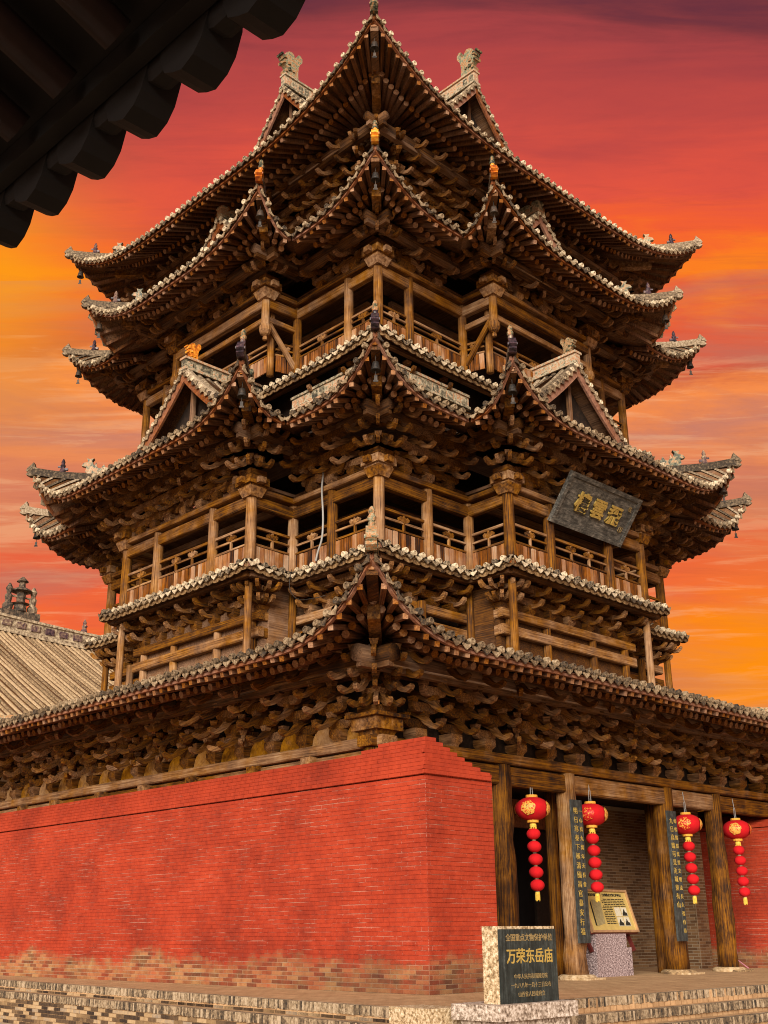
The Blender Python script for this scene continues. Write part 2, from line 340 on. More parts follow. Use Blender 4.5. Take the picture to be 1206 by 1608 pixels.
def basis(o, x, y, z):
    return Matrix(((x[0], y[0], z[0], o[0]), (x[1], y[1], z[1], o[1]), (x[2], y[2], z[2], o[2]), (0, 0, 0, 1)))
_bm = {}
def beam(p0, p1, w, h, name, mat, parent, cap=None, rnd_end=0.0):
    p0, p1 = Vector(p0), Vector(p1); d = p1 - p0; L = round(d.length, 3); key = (L, w, h, mat)
    if key not in _bm:
        c = min(w, h) * .12
        sec = [(-w / 2, -h / 2 + c), (-w / 2 + c, -h / 2), (w / 2 - c, -h / 2), (w / 2, -h / 2 + c), (w / 2, h / 2 - c), (w / 2 - c, h / 2), (-w / 2 + c, h / 2), (-w / 2, h / 2 - c)]
        m = MB(); m.add([(x, a, b) for x in (-L / 2, L / 2) for a, b in sec], [(i, (i + 1) % 8, 8 + (i + 1) % 8, 8 + i)[::-1] for i in range(8)] + [tuple(range(8)), tuple(range(15, 7, -1))])
        _bm[key] = m.mesh(name, mat)
    x = d.normalized(); y = UP.cross(x)
    y = Vector((0, 1, 0)) if y.length < 1e-4 else y.normalized(); z = x.cross(y)
    M = basis((p0 + p1) / 2, x, y, z)
    if cap is not None: part(name, _bm[key], M, parent, cap); return None
    return obj(name, _bm[key], M, parent)
_cm = {}
def column(x, y, z0, z1, r, parent, mat='wood_z', name='column', taper=.93, rough=0.0):
    key = (round(z1 - z0, 3), r, mat, random.randint(0, 2) if not rough else random.random())
    if key not in _cm:
        m = MB(); n = 14; h = z1 - z0; vs = []; fs = []; rs = [random.uniform(.95 - rough, 1.04 + rough * .6) for _ in range(n)]; L = 7 if not rough else 12; wob = [(random.uniform(-rough, rough) * r * .6, random.uniform(-rough, rough) * r * .6) for _ in range(L)]
        for j in range(L):
            t = j / (L - 1); rr = r * (1 + (taper - 1) * t)
            for i in range(n): q_ = rr * rs[i] * random.uniform(.985 - rough * .25, 1.015 + rough * .2); vs.append((q_ * math.cos(2 * PI * i / n) + (wob[j][0] if rough else 0), q_ * math.sin(2 * PI * i / n) + (wob[j][1] if rough else 0), h * t))
        for j in range(L - 1):
            for i in range(n): fs.append((j * n + i, j * n + (i + 1) % n, (j + 1) * n + (i + 1) % n, (j + 1) * n + i))
        fs += [tuple(range(n - 1, -1, -1)), tuple(range((L - 1) * n, L * n))]
        _cm[key] = m.add(vs, fs).mesh(name, mat, True)
    return obj(name, _cm[key], T(x, y, z0) @ RZ(random.uniform(0, 6)), parent)

# ------------------------------------------------------------------ ground, platform and steps
ZF = -.73; ZG = -1.32
g = MB(); g.add([(-400, -400, ZG), (400, -400, ZG), (400, 400, ZG), (-400, 400, ZG)], [(0, 1, 2, 3)])
obj('ground', g.mesh('ground', 'ground_paving'), kind='structure')
PC = Vector((8.95, -8.12)); PL = Vector((-16, -5.9)); PR = Vector((8.86, 9.5)); PB = Vector((-16, 9.5))
def ring(off):
    dl = (PL - PC).normalized(); nl = Vector((-dl.y, dl.x)); nl = nl if nl.y < 0 else -nl
    return [PC + nl * off + Vector((off, 0)), PL + nl * off, PR + Vector((off, 0))]
platform = obj('platform', MB().add([(*ring(0)[0], ZF), (*ring(0)[2], ZF), (*PB, ZF), (*ring(0)[1], ZF)] + [(*ring(0)[0], ZG), (*ring(0)[2], ZG), (*PB, ZG), (*ring(0)[1], ZG)],
               [(0, 1, 2, 3), (0, 4, 5, 1), (3, 7, 4, 0), (1, 5, 6, 2), (2, 6, 7, 3)]).mesh('platform', 'paving'), kind='structure')
STEP = .135
def brickrow(a, b, z1, h, dep, w, mb, out, jit=.006):
    d = (b - a); L = d.length; d = d / L; n = int(L / w)
    for i in range(n):
        c = a + d * (i + .5) * w; j = random.uniform(-jit, jit); hh = h - random.uniform(0, .012)
        M = basis((c.x + out.x * j, c.y + out.y * j, z1 - hh / 2), (d.x, d.y, 0), (out.x, out.y, 0), (0, 0, 1))
        mb.box((0, 0, 0), (w * .86, dep, hh), M)
dl = (PL - PC).normalized(); nl = Vector((-dl.y, dl.x)); nl = nl if nl.y < 0 else -nl
# left side: top kerb row, one step, then plain courses; right side: three steps
for tier, off in ((0, 0.0), (1, .30), (2, .60)):
    z1 = ZF - tier * STEP + (.004 if tier == 0 else 0)
    r = ring(off); mb = MB()
    dep = .12
    if tier < 2: brickrow(r[0] - nl * .055 - Vector((.06, 0)), r[1] - nl * .055, z1, .10, dep, .038, mb, nl)
    brickrow(r[0] + Vector((-.055, .06)), r[2] + Vector((-.055, 0)), z1, .10, dep, .038, mb, Vector((1, 0)))
    obj('edge_brick_row', mb.mesh('edge_brick_row', 'edge_brick'), Matrix(), platform, kind='stuff')
    if tier:
        lo = ring(off - .31)
        pts = [r[0] - nl * .01 - Vector((.01, 0)), r[2] - Vector((.01, 0)), lo[2], lo[0], lo[1], r[1] - nl * .01]
        m = MB()
        zt = z1 - .006
        if tier == 1:
            q = [(*(r[0] - nl * .02 - Vector((.02, 0))), zt), (*(r[2] - Vector((.02, 0))), zt), (*lo[2], zt), (*lo[0], zt), (*lo[1], zt), (*(r[1] - nl * .02), zt)]
            m.add(q + [(a, b, ZG) for a, b, c in q], [(0, 1, 2, 3), (0, 3, 4, 5), (0, 6, 7, 1), (5, 11, 6, 0)])
        else:
            q = [(*(r[0] - Vector((.02, -.35))), zt), (*(r[2] - Vector((.02, 0))), zt), (*lo[2], zt), (*(lo[0] + Vector((0, .35))), zt)]
            m.add(q + [(a, b, ZG) for a, b, c in q], [(0, 1, 2, 3), (0, 4, 5, 1), (3, 7, 4, 0)])
        obj('step', m.mesh('step', 'paving'), Matrix(), platform)
# plain courses below the kerb rows
mb = MB()
for off, z_hi, z_lo in ((0.0, ZF - .105, ZF - .135), (.30, ZF - STEP - .105, ZG)):
    r = ring(off); zz = z_hi; k = 0
    while zz > z_lo + .01:
        a = r[0] - nl * .03 + dl * (.11 if k % 2 else 0); L = 20; w = .225
        for i in range(int(L / w)):
            c = a + dl * (i + .5) * w
            mb.box((0, 0, 0), (w - .008, .06, .042), basis((c.x, c.y, zz - .025), (dl.x, dl.y, 0), (nl.x, nl.y, 0), (0, 0, 1)))
        zz -= .05; k += 1
obj('brick_courses', mb.mesh('brick_courses', 'bare_brick'), Matrix(), platform, kind='stuff')
r = ring(.03)
m = MB(); m.box((0, 0, 0), (.62, .42, .16)); 
obj('corner_stone', m.mesh('corner_stone', 'stone_rough'), basis((PC.x - .26, PC.y + .2, ZF - .063), (dl.x, dl.y, 0), (-nl.x, -nl.y, 0), (0, 0, 1)), platform)

# ------------------------------------------------------------------ the tower
tower = obj('pavilion_tower', None, T(0, 0, ZF), label='tall three storey weathered timber pavilion tower with stacked upswept tiled eaves', cat='pavilion')
# ---- roofs: every eave edge is a height field over (s along the eave, d inwards)
class Edge:
    def __init__(self, A, t, m, l, e0, e1, z0, a, b, L, lam, p=2.2, dl=2.4, D=1.8, G=None):
        self.A, self.t, self.m, self.l, self.e0, self.e1 = Vector((*A, 0)), Vector((*t, 0)), Vector((*m, 0)), l, e0, e1
        self.z0, self.a, self.b, self.L, self.lam, self.p, self.dl, self.D, self.G = z0, a, b, L, lam, p, dl, D, G if G else D
    def z(self, s, d):
        h = self.z0 + self.a * d + self.b * d * d
        q = max(0, 1 - d / self.dl) ** 1.4
        for e, c in ((self.e0, s), (self.e1, self.l - s)):
            if e == 'hip': h += self.L * max(0, 1 - max(0, c - d) / self.lam) ** self.p * q
        return h
    def P(self, s, d, dz=0.0):
        v = self.A + self.t * s + self.m * d; v.z = self.z(s, d) + dz; return v
    def rng(self, s):
        lo, hi = 0.0, self.D
        for e, c in ((self.e0, s), (self.e1, self.l - s)):
            if e == 'hip':
                if c < self.G: hi = min(hi, max(c, 0))
            else: lo = max(lo, -c)
        return lo, hi
    def srange(self, ext):
        return (-ext if self.e0 == 'val' else 0.0), (self.l + ext if self.e1 == 'val' else self.l)
def cross_edges(H, Y, W, z0, a, b, L, Dm, G, LM=1.7, LF=1.9, **kw):
    mk = lambda *q, **k2: Edge(*q, z0, a, b, L, k2.pop('lam'), **{**kw, **k2})
    return [mk((H, -H), (0, 1), (-1, 0), H - W, 'hip', 'val', lam=LM, D=Dm), mk((H, -W), (1, 0), (0, 1), Y - H, 'val', 'hip', lam=(Y - H), D=W, G=G),
            mk((Y, -W), (0, 1), (-1, 0), 2 * W, 'hip', 'hip', lam=LF, D=G), mk((Y, W), (-1, 0), (0, -1), Y - H, 'hip', 'val', lam=(Y - H), D=W, G=G),
            mk((H, W), (0, 1), (-1, 0), H - W, 'val', 'hip', lam=LM, D=Dm)]
def square_edges(H, z0, a, b, L, lam, D, **kw): return [Edge((H, -H), (0, 1), (-1, 0), 2 * H, 'hip', 'hip', z0, a, b, L, lam, D=D, **kw)]

SP = .2
def half_tube(path, side, r, m):
    n = 5; vs = []; fs = []
    for p in path:
        for i in range(n):
            t = PI * i / (n - 1); vs.append(p + side * (math.cos(t) * r) + UP * (math.sin(t) * r))
    for j in range(len(path) - 1):
        for i in range(n - 1): fs.append((j * n + i, j * n + i + 1, (j + 1) * n + i + 1, (j + 1) * n + i))
    m.add(vs, fs)
def deck(m, e, rib, ext, k, th=.06):
    s0, s1 = e.srange(ext); n = max(2, int(round((s1 - s0) / SP))); nd = 6; M = K90[k]; top = []; bot = []
    cols = []
    for i in range(n + 1):
        s = s0 + (s1 - s0) * i / n; lo, hi = e.rng(s)
        cols.append([(s, lo + (hi - lo) * j / nd) for j in range(nd + 1)])
    for th_, flip in ((0, False), (-th, True)):
        vs = [M @ e.P(s, d, th_) for c in cols for s, d in c]; fs = []
        for i in range(n):
            for j in range(nd):
                q = (i * (nd + 1) + j, (i + 1) * (nd + 1) + j, (i + 1) * (nd + 1) + j + 1, i * (nd + 1) + j + 1)
                fs.append(q[::-1] if flip else q)
        m.add(vs, fs)
    for i in range(n):
        s = s0 + (s1 - s0) * (i + .5) / n; lo, hi = e.rng(s)
        if hi - lo < .05: continue
        half_tube([M @ e.P(s, lo + (hi - lo) * j / nd, .0) for j in range(nd + 1)], M.to_3x3() @ e.t, .055, rib)

_m = MB(); _m.lathe([(.035, 0), (.06, .0), (.066, .012), (.066, .05)], 10, Matrix.Rotation(PI / 2, 4, 'Y') @ T(0, 0, -.03)); TILE_END = _m
def tile_meshes(mat):
    a = MB(); a.lathe([(.051, -.06), (.051, .012), (.044, .02), (.03, .02), (.026, .010)], 10, Matrix.Rotation(PI / 2, 4, 'Y'))
    b = MB(); b.prism([(-.085, .025), (-.08, -.015), (-.045, -.042), (0, -.078), (.045, -.042), (.08, -.015), (.085, .025), (.04, .0), (-.04, .0)], .016, RZ(PI / 2))
    return a.mesh('tile_end', mat), b.mesh('drip_tile', mat)
_b = MB(); _b.prism([(-.1, .06), (-.1, -.035), (-.06, -.06), (0, -.07), (.06, -.06), (.1, -.035), (.1, .06)], .02, RZ(PI / 2)); FRINGE = _b.mesh('fringe_tile', 'fringe_brown')
TE_CREAM = tile_meshes('tile_cream'); TE_PALE = tile_meshes('tile_pale')
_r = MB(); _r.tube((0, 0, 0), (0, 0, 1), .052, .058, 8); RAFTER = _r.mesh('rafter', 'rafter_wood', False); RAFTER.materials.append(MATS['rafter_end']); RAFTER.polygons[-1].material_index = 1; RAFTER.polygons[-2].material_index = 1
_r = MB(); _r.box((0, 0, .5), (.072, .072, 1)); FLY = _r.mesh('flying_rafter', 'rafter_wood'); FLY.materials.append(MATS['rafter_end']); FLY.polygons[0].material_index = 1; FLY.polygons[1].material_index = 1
def stick(me, name, p0, p1, parent):
    p0 = p0 + Vector([random.uniform(-.012, .012) for _ in range(3)]); p1 = p1 + Vector([random.uniform(-.014, .014) for _ in range(3)])
    d = p1 - p0; L = d.length; z = d / L; x = UP.cross(z).normalized(); y = z.cross(x)
    M = basis(p0, x, y, z) @ Matrix.Diagonal((1, 1, L, 1)); part(name, me, M, parent, tower)

def eave(edges, Dr, label, tiles=TE_CREAM, rafters=True, ext=1.6, roofmat='roof_tile', lowtrim=True, skirt=False, purl=.38):
    m = MB(); rib = MB()
    for k in range(4):
        for e in edges: deck(m, e, rib, ext, k)
    roof = obj('balcony_skirt_roof' if skirt else 'eave_roof', m.mesh('eave_roof', 'dark_wood_x'), Matrix(), tower, label=label)
    obj('tile_ribs', rib.mesh('tile_ribs', roofmat, True), Matrix(), roof, kind='stuff')
    for k in range(4):
        M = K90[k]; R3 = M.to_3x3()
        for e in edges:
            mid = M @ e.P(e.l / 2, 0); 
            n = max(2, int(round(e.l / SP))); out = R3 @ (-e.m)
            if not (vis(M @ e.P(0, 0)) or vis(M @ e.P(e.l, 0))): continue
            fb = []; nn = max(6, n)
            for i in range(n + 1):
                s = e.l * i / n; p = M @ e.P(s, 0)
                ds = .02; tv = (M @ e.P(min(e.l, s + ds), 0) - M @ e.P(max(0, s - ds), 0)).normalized(); zv = out.cross(tv).normalized()
                tilt = (out - zv * .15).normalized()
                j = random.uniform(-.008, .008)
                if vis(p) and 0 < i < n: part('tile_end', tiles[0], basis(p + out * .03 + zv * (.035 + j), out, tv, zv) @ Matrix.Rotation(random.uniform(-.25, .25), 4, 'Y'), roof, tower)
                if i < n:
                    s = e.l * (i + .5) / n; p = M @ e.P(s, 0)
                    tv = (M @ e.P(min(e.l, s + ds), 0) - M @ e.P(max(0, s - ds), 0)).normalized(); zv = out.cross(tv).normalized()
                    if vis(p): part('drip_tile', tiles[1], basis(p + out * random.uniform(.015, .035) - zv * .015, out, tv, zv), roof, tower)
            if skirt:
                for i in range(n):
                    s = e.l * (i + .5) / n; p = M @ e.P(s, .03)
                    if vis(p): part('fringe_tile', FRINGE, basis(p - UP * .085, out, R3 @ e.t, UP), roof, tower)
            path = [M @ e.P(e.l * i / nn, .05, -.085) for i in range(nn + 1)]
            mm = MB(); mm.sweep(path, [(-.025, -.035), (.025, -.035), (.025, .035), (-.025, .035)]); obj('eave_board', mm.mesh('eave_board', 'barge_wood'), Matrix(), roof)
            if not rafters: continue
            # rafters, fanning at hips
            nr = max(3, int(round(e.l / .19)))
            for i in range(nr):
                s = e.l * (i + .5) / nr; si = s; Lf = Dr * 1.55
                for ee, c, sg, base in ((e.e0, s, 1, 0.0), (e.e1, e.l - s, -1, e.l)):
                    if ee == 'hip' and c < Lf:
                        ci = Dr + (Lf - Dr) * (c / Lf) ** 1.6
                        if ci > c: si = base + sg * ci
                dr = Dr
                if abs(si - s) > .01 and e.l < 2 * Dr and (e.e0 == 'val' or e.e1 == 'val'):
                    pass
                lerp = lambda f: (s + (si - s) * f, .07 + (dr - .07) * f)
                q0 = M @ e.P(*lerp(0.0), -.155); q1 = M @ e.P(*lerp(.52), -.14)
                if vis(q0): stick(FLY, 'flying_rafter', q1, q0, roof)
                q0 = M @ e.P(*lerp(.36), -.235); q1 = M @ e.P(*lerp(1.12), -.2)
                if vis(q0): stick(RAFTER, 'rafter', q1, q0, roof)
    return roof
def sweep_obj(path, prof, name, mat, parent, smooth=False):
    mm = MB(); mm.sweep(path, prof); return obj(name, mm.mesh(name, mat, smooth), Matrix(), parent)
# small ridge figures
def figure_mesh(kind, mat):
    m = MB()
    if kind == 'rider':
        m.lathe([(.05, 0), (.07, .05), (.045, .12), (.06, .17), (.035, .21), (.045, .25), (.03, .29), (.012, .33)], 8)
        m.box((.06, 0, .15), (.09, .03, .03)); m.box((-.05, 0, .09), (.12, .05, .05))
    elif kind == 'dragon':
        m.prism([(-.28, 0), (-.3, .08), (-.18, .16), (-.05, .14), (.05, .2), (.10, .30), (.06, .36), (.14, .34), (.2, .36), (.17, .28), (.26, .26), (.3, .2), (.2, .17), (.22, .08), (.16, 0)], .10)
        m.prism([(-.2, .1), (-.14, .24), (-.06, .12)], .03); m.prism([(-.02, .14), (.02, .28), (.06, .2)], .03)
    else:   # snarling end head
        m.prism([(-.12, -.1), (-.14, .06), (-.06, .12), (-.02, .24), (.05, .16), (.12, .1), (.16, .02), (.1, -.02), (.15, -.08), (.06, -.13)], .15)
        m.box((.05, 0, .05), (.1, .19, .05))
    return m.mesh('ridge_figure', mat)
FIG = {(k, mt): figure_mesh(k, mt) for k in ('rider', 'dragon', 'head') for mt in ('glaze_mix', 'glaze_orange', 'glaze_dark', 'glaze_pale', 'roof_tile')}
TIPS = []
def hips(edges, roof, Dr, tier, ridge_mat='roof_tile', figs=('glaze_mix', 'glaze_mix', 'glaze_mix'), nearhead='glaze_orange', scale=1.0, beams=True):
    for k in range(4):
        M = K90[k]; R3 = M.to_3x3()
        for i, e in enumerate(edges):
            if e.e0 != 'hip' : continue
            # corner at s=0 of edge e ; previous edge meets it
            D = min(e.G, e.D); tip = M @ e.P(0, 0)
            if not vis(tip): continue
            n = 9; hp = lambda d, dz: M @ e.P(d, d, dz)
            outd = (R3 @ (-(e.m + e.t))).normalized()
            path = [hp(-.02 + (D + .02) * j / n if j else -.02, .0) for j in range(n + 1)]
            w = .075 * scale
            sweep_obj([p for p in path], [(-w, -.02), (w, -.02), (w, .09), (w * .55, .15), (-w * .55, .15), (-w, .09)], 'hip_ridge', ridge_mat, roof)
            if beams:
                bp = [hp(Dr * 1.15 * (1 - j / 7) + .10 * (j / 7), -.20) for j in range(8)]
                sweep_obj(bp, [(-.075, -.09), (.075, -.09), (.075, .08), (-.075, .08)], 'corner_beam', 'dark_wood_x', roof)
                bp = [hp(Dr * 1.15 * (1 - j / 6) + Dr * .42 * (j / 6), -.38) for j in range(7)]
                sweep_obj(bp, [(-.085, -.11), (.085, -.11), (.085, .09), (-.085, .09)], 'corner_beam', 'wood_n', roof)
            near = (tip.x - tip.y) / 1.414 > 6.0
            yaw = math.atan2(outd.y, outd.x)
            hm = nearhead if near else figs[0]
            obj('ridge_figure', FIG['head', hm], T(*hp(0, 0)) @ T(*(outd * .03)) @ T(0, 0, .06) @ RZ(yaw) @ Matrix.Scale(.85 * scale, 4), roof)
            if near and tier != 'e4':
                mm = MB(); mm.lathe([(.05, -.12), (.072, .0), (.062, .14), (.045, .3), (.05, .34), (.02, .4)], 10); obj('ridge_finial', mm.mesh('ridge_finial', nearhead), T(*hp(.12, .06)) @ T(*(outd * .02)), roof)
                mm = MB(); mm.lathe([(.05, 0), (.06, .05), (.035, .09), (.05, .13), (.03, .18), (.01, .2)], 8); obj('ridge_finial', mm.mesh('ridge_finial', 'glaze_mix'), T(*hp(.12, .44)), roof)
            obj('ridge_figure', FIG['rider', figs[1]], T(*hp(.42, .12)) @ RZ(yaw) @ Matrix.Scale(1.0 * scale, 4), roof)
            obj('ridge_figure', FIG['dragon', figs[2]], T(*hp(min(.95, D * .62), .10)) @ RZ(yaw) @ Matrix.Scale(1.05 * scale, 4), roof)
            TIPS.append((tier, hp(.2, -.34), tip))
# chiwen: ridge end dragon with curled tail
def chiwen(mat):
    m = MB()
    prof = [(.20, 0), (.22, .18), (.15, .26), (.26, .36), (.24, .55), (.19, .72), (.10, .80), (.0, .82), (-.06, .76), (-.10, .68), (-.14, .66), (-.20, .70), (-.24, .78), (-.20, .86), (-.26, .88), (-.33, .80), (-.33, .68), (-.26, .58), (-.22, .48), (-.20, .3), (-.22, 0)]
    m.prism(prof, .16)
    for x, z, s in ((.02, .6, .1), (-.05, .42, .09), (.1, .45, .08), (0, .25, .1), (.12, .2, .07), (-.12, .2, .07), (.08, .68, .06)): m.box((x, 0, z), (s, .22, s * .8), Matrix.Rotation(.4, 4, 'Y'))
    return m.mesh('ridge_dragon', mat)
CHI = {mt: chiwen(mt) for mt in ('glaze_mix', 'glaze_orange', 'glaze_pale', 'glaze_dark')}
def gable(k, n_g, hw, zf, zr, zbase, roof, inner, chimat, chiscale, ridge_h, tile=TE_CREAM, wallmat='barge_wood', open_=True, ridgemat='glaze_pale'):
    """gable at outward distance n_g; zf(|u|) is the roof height at |u|"""
    M = K90[k]; R3 = M.to_3x3(); out = R3 @ Vector((1, 0, 0)); tu = R3 @ Vector((0, 1, 0))
    if not vis(M @ Vector((n_g, 0, 0))) : return
    ov = .26
    for sg in (-1, 1):
        us = [hw * j / 8 for j in range(9)]
        path = [M @ Vector((n_g + ov, sg * u, zf(u) - .14)) for u in us]
        mm = MB(); mm.sweep(path, [(-.025, -.13), (.025, -.13), (.025, .10), (-.025, .10)], side=out); obj('bargeboard', mm.mesh('bargeboard', wallmat), Matrix(), roof)
        path = [M @ Vector((n_g + ov - .04, sg * u, zf(u) + .0)) for u in us]
        mm = MB(); mm.sweep(path, [(-.10, -.03), (.10, -.03), (.10, .04), (.05, .09), (-.05, .09), (-.10, .04)], side=out); obj('verge_ridge', mm.mesh('verge_ridge', 'roof_tile'), Matrix(), roof)
        ln = 0; nt_ = int(hw * 1.15 / .17)
        for j in range(nt_):
            u = hw * (j + .5) / nt_; p = M @ Vector((n_g + ov + .06, sg * u, zf(u) + .01)); q = M @ Vector((n_g + ov + .06, sg * (u + .02), zf(u + .02) + .01))
            tv = (q - p).normalized() * sg; zv = out.cross(tv)
            part('tile_end', tile[0], basis(p, out, tv, zv), roof, tower); part('drip_tile', tile[1], basis(p + tv * .085 - zv * .03, out, tv, zv), roof, tower)
        # roof deck strip under the verge so it has depth
        vs = []; 
        for u in us:
            for nn_ in (n_g + ov, inner):
                vs.append(M @ Vector((nn_, sg * u, zf(u) - .04)))
        mm = MB(); mm.add(vs, [(2 * j, 2 * j + 1, 2 * j + 3, 2 * j + 2) for j in range(8)]); obj('gable_deck', mm.mesh('gable_deck', 'dark_wood_x'), Matrix(), roof)
        rb = MB(); 
        for j in range(int((n_g + ov - inner) / SP)):
            nn_ = n_g + ov - .12 - j * SP
            half_tube([M @ Vector((nn_, sg * u, zf(u))) for u in us], out, .055, rb)
        obj('tile_ribs', rb.mesh('tile_ribs', 'roof_tile', True), Matrix(), roof, kind='stuff')
    us = [hw * (j / 6 - 1) for j in range(13)]
    vs = [M @ Vector((n_g - .12, u, zf(abs(u)) - .1)) for u in us] + [M @ Vector((n_g - .12, u, zbase)) for u in us]
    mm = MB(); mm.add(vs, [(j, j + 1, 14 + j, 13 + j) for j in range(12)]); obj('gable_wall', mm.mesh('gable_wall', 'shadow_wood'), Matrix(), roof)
    beam(M @ Vector((n_g + .02, 0, zbase)), M @ Vector((n_g + .02, 0, zr - .15)), .09, .09, 'king_post', 'dark_wood_x', roof)
    # main ridge with relief panels
    L = n_g + ov + .05 - inner; c = (n_g + ov + .05 + inner) / 2
    mm = MB(); mm.box((0, 0, ridge_h / 2), (L, .15, ridge_h)); mm.box((0, 0, ridge_h + .025), (L + .04, .22, .05)); mm.box((0, 0, .03), (L + .04, .24, .06))
    nb = int(L / .19)
    for j in range(nb):
        for sy in (-1, 1): mm.box((-L / 2 + (j + .5) * L / nb, sy * .08, ridge_h * .5), (.12, .03, ridge_h * .55), Matrix.Rotation(random.uniform(-.3, .3), 4, 'X') if False else None)
    ridge = obj('gable_ridge', mm.mesh('gable_ridge', ridgemat), M @ T(c, 0, zr - .02), roof)
    obj('ridge_dragon', CHI[chimat], M @ T(n_g + ov - .16, 0, zr + ridge_h) @ Matrix.Scale(chiscale, 4), roof)

# tier geometry
kw2 = dict(dl=1.9)
E1 = square_edges(7.6, 3.53, .25, .02, .95, 2.2, D=3.4, p=3.1, dl=2.7)
E2 = cross_edges(5.80, 6.79, 3.577, 8.21, .31, .10, .84, Dm=1.85, G=1.50, LM=1.7, LF=1.95, p=2.9, **kw2)
E3 = cross_edges(5.38, 6.18, 3.083, 12.33, .36, .115, .82, Dm=1.75, G=1.45, LM=1.95, LF=2.4, p=2.4, **kw2)
E4 = square_edges(5.52, 14.74, .34, .055, 1.18, 4.4, D=2.72, p=2.85, dl=2.9)
SK2 = cross_edges(4.68, 5.65, 2.43, 5.92, .42, .0, .08, Dm=.36, G=.36, dl=.4)
SK3 = square_edges(4.42, 10.10, .42, 0, .14, 2.0, D=.40, dl=.4)
for e in SK2:
    e.D = .36; e.G = .36; e.lam = min(.8, e.l)
roof1 = eave(E1, 1.75, 'lowest eave roof running above the red wall and the porch', ext=0)
roof2 = eave(E2, 1.42, 'middle eave roof of cross plan with corner tips', ext=1.7)
roof3 = eave(E3, 1.34, 'upper eave roof of cross plan with orange corner tips', ext=1.6)
roof4 = eave(E4, 1.95, 'topmost eave roof with high upswept corners', ext=0)
skirt2 = eave(SK2, .3, 'narrow tiled skirt below the lower balcony', rafters=False, ext=.36, skirt=True, tiles=TE_PALE)
skirt3 = eave(SK3, .3, 'narrow tiled skirt below the upper balcony', rafters=False, ext=0, skirt=True, tiles=TE_PALE)
hips(E1, roof1, 1.75, 'e1', nearhead='glaze_mix', ridge_mat='glaze_mix', scale=1.1)
hips(E2, roof2, 1.42, 'e2', nearhead='glaze_dark', figs=('roof_tile', 'glaze_dark', 'glaze_mix'))
hips(E3, roof3, 1.34, 'e3', nearhead='glaze_orange', figs=('roof_tile', 'glaze_dark', 'glaze_mix'))
hips(E4, roof4, 1.95, 'e4', nearhead='glaze_mix', figs=('roof_tile', 'glaze_dark', 'glaze_mix'))
for sk, es in ((skirt2, SK2), (skirt3, SK3)): hips(es, sk, .3, 'sk', beams=False, nearhead='glaze_mix', scale=.55) if False else None
for k in range(4):
    z2 = lambda u: E2[1].z0 + E2[1].a * (3.577 - u) + E2[1].b * (3.577 - u) ** 2
    gable(k, 5.29, 1.8, z2, z2(0), 8.9, roof2, 3.7, 'glaze_orange' if k == 3 else 'glaze_mix', .5, .24)
    z3 = lambda u: E3[1].z0 + E3[1].a * (3.083 - u) + E3[1].b * (3.083 - u) ** 2
    gable(k, 4.62, 1.6, z3, z3(0), 12.9, roof3, 3.0, 'glaze_pale', .5, .24)
    z4 = lambda u: E4[0].z0 + E4[0].a * (5.52 - u) + E4[0].b * (5.52 - u) ** 2 + .75 * max(0, 1 - u / 2.9) ** 1.4
    gable(k, 2.98, 2.75, z4, z4(0), 15.9, roof4, 0, 'glaze_mix', .95, .34)
# glazed ridges where the roofs meet the body
for k in range(4):
    M = K90[k]
    if not vis(M @ Vector((4, 0, 0))): continue
    for sg in (-1, 1):
        for (n, u0, u1, z, parent) in ((4.08, 1.7, 3.95, 9.66, roof2), (3.66, 1.4, 3.6, 13.35, roof3)):
            zz = z
            mm = MB(); L = u1 - u0; mm.box((0, 0, 0), (.14, L, .24)); mm.box((0, 0, .14), (.2, L + .02, .05)); mm.box((0, 0, -.12), (.22, L + .02, .05))
            for j in range(int(L / .2)): mm.box((.07, -L / 2 + (j + .5) * .2, 0), (.05, .13, .15))
            obj('body_ridge', mm.mesh('body_ridge', 'glaze_pale'), M @ T(n, sg * (u0 + u1) / 2, zz), parent)
# ------------------------------------------------------------------ brackets
def slant_mesh(L, s=1.0, w=.065):
    h = .095 * s
    pr = [(-.18, 0), (-.18, h), (L - .42, h), (L - .26, h * .72), (L - .14, h * .18), (L - .06, h * .12), (L - .01, h * .5), (L + .05, h * .95), (L + .085, h * .75), (L + .075, h * .2), (L + .01, -h * .45), (L - .1, -h * .62), (L - .24, -h * .42), (L - .36, -.0)]
    m = MB(); m.prism(pr, w); return m.mesh('slanted_arm', 'bracket_wood')
def lat_mesh(L, s=1.0, w=.085):
    h = .14 * s; a = L / 2
    m = MB(); m.prism([(-a, h), (-a, h * .5), (-a * .86, h * .16), (-a * .66, 0), (a * .66, 0), (a * .86, h * .16), (a, h * .5), (a, h)], w, RZ(PI / 2)); return m.mesh('bracket_arm', 'bracket_wood')
def wing_mesh(L, s=1.0):        # carved cloud wing
    m = MB(); m.prism([(0, 0), (0, .17 * s), (L * .35, .15 * s), (L * .55, .09 * s), (L * .75, .12 * s), (L * .9, .2 * s), (L, .19 * s), (L * 1.02, .1 * s), (L * .9, .03 * s), (L * .78, -.04 * s), (L * .6, -.05 * s), (L * .45, .01 * s), (L * .25, -.04 * s)], .06); return m.mesh('carved_wing', 'bracket_wood')
_arm = {}
def armm(f, *a):
    k = (f.__name__, *a)
    if k not in _arm: _arm[k] = f(*a)
    return _arm[k]
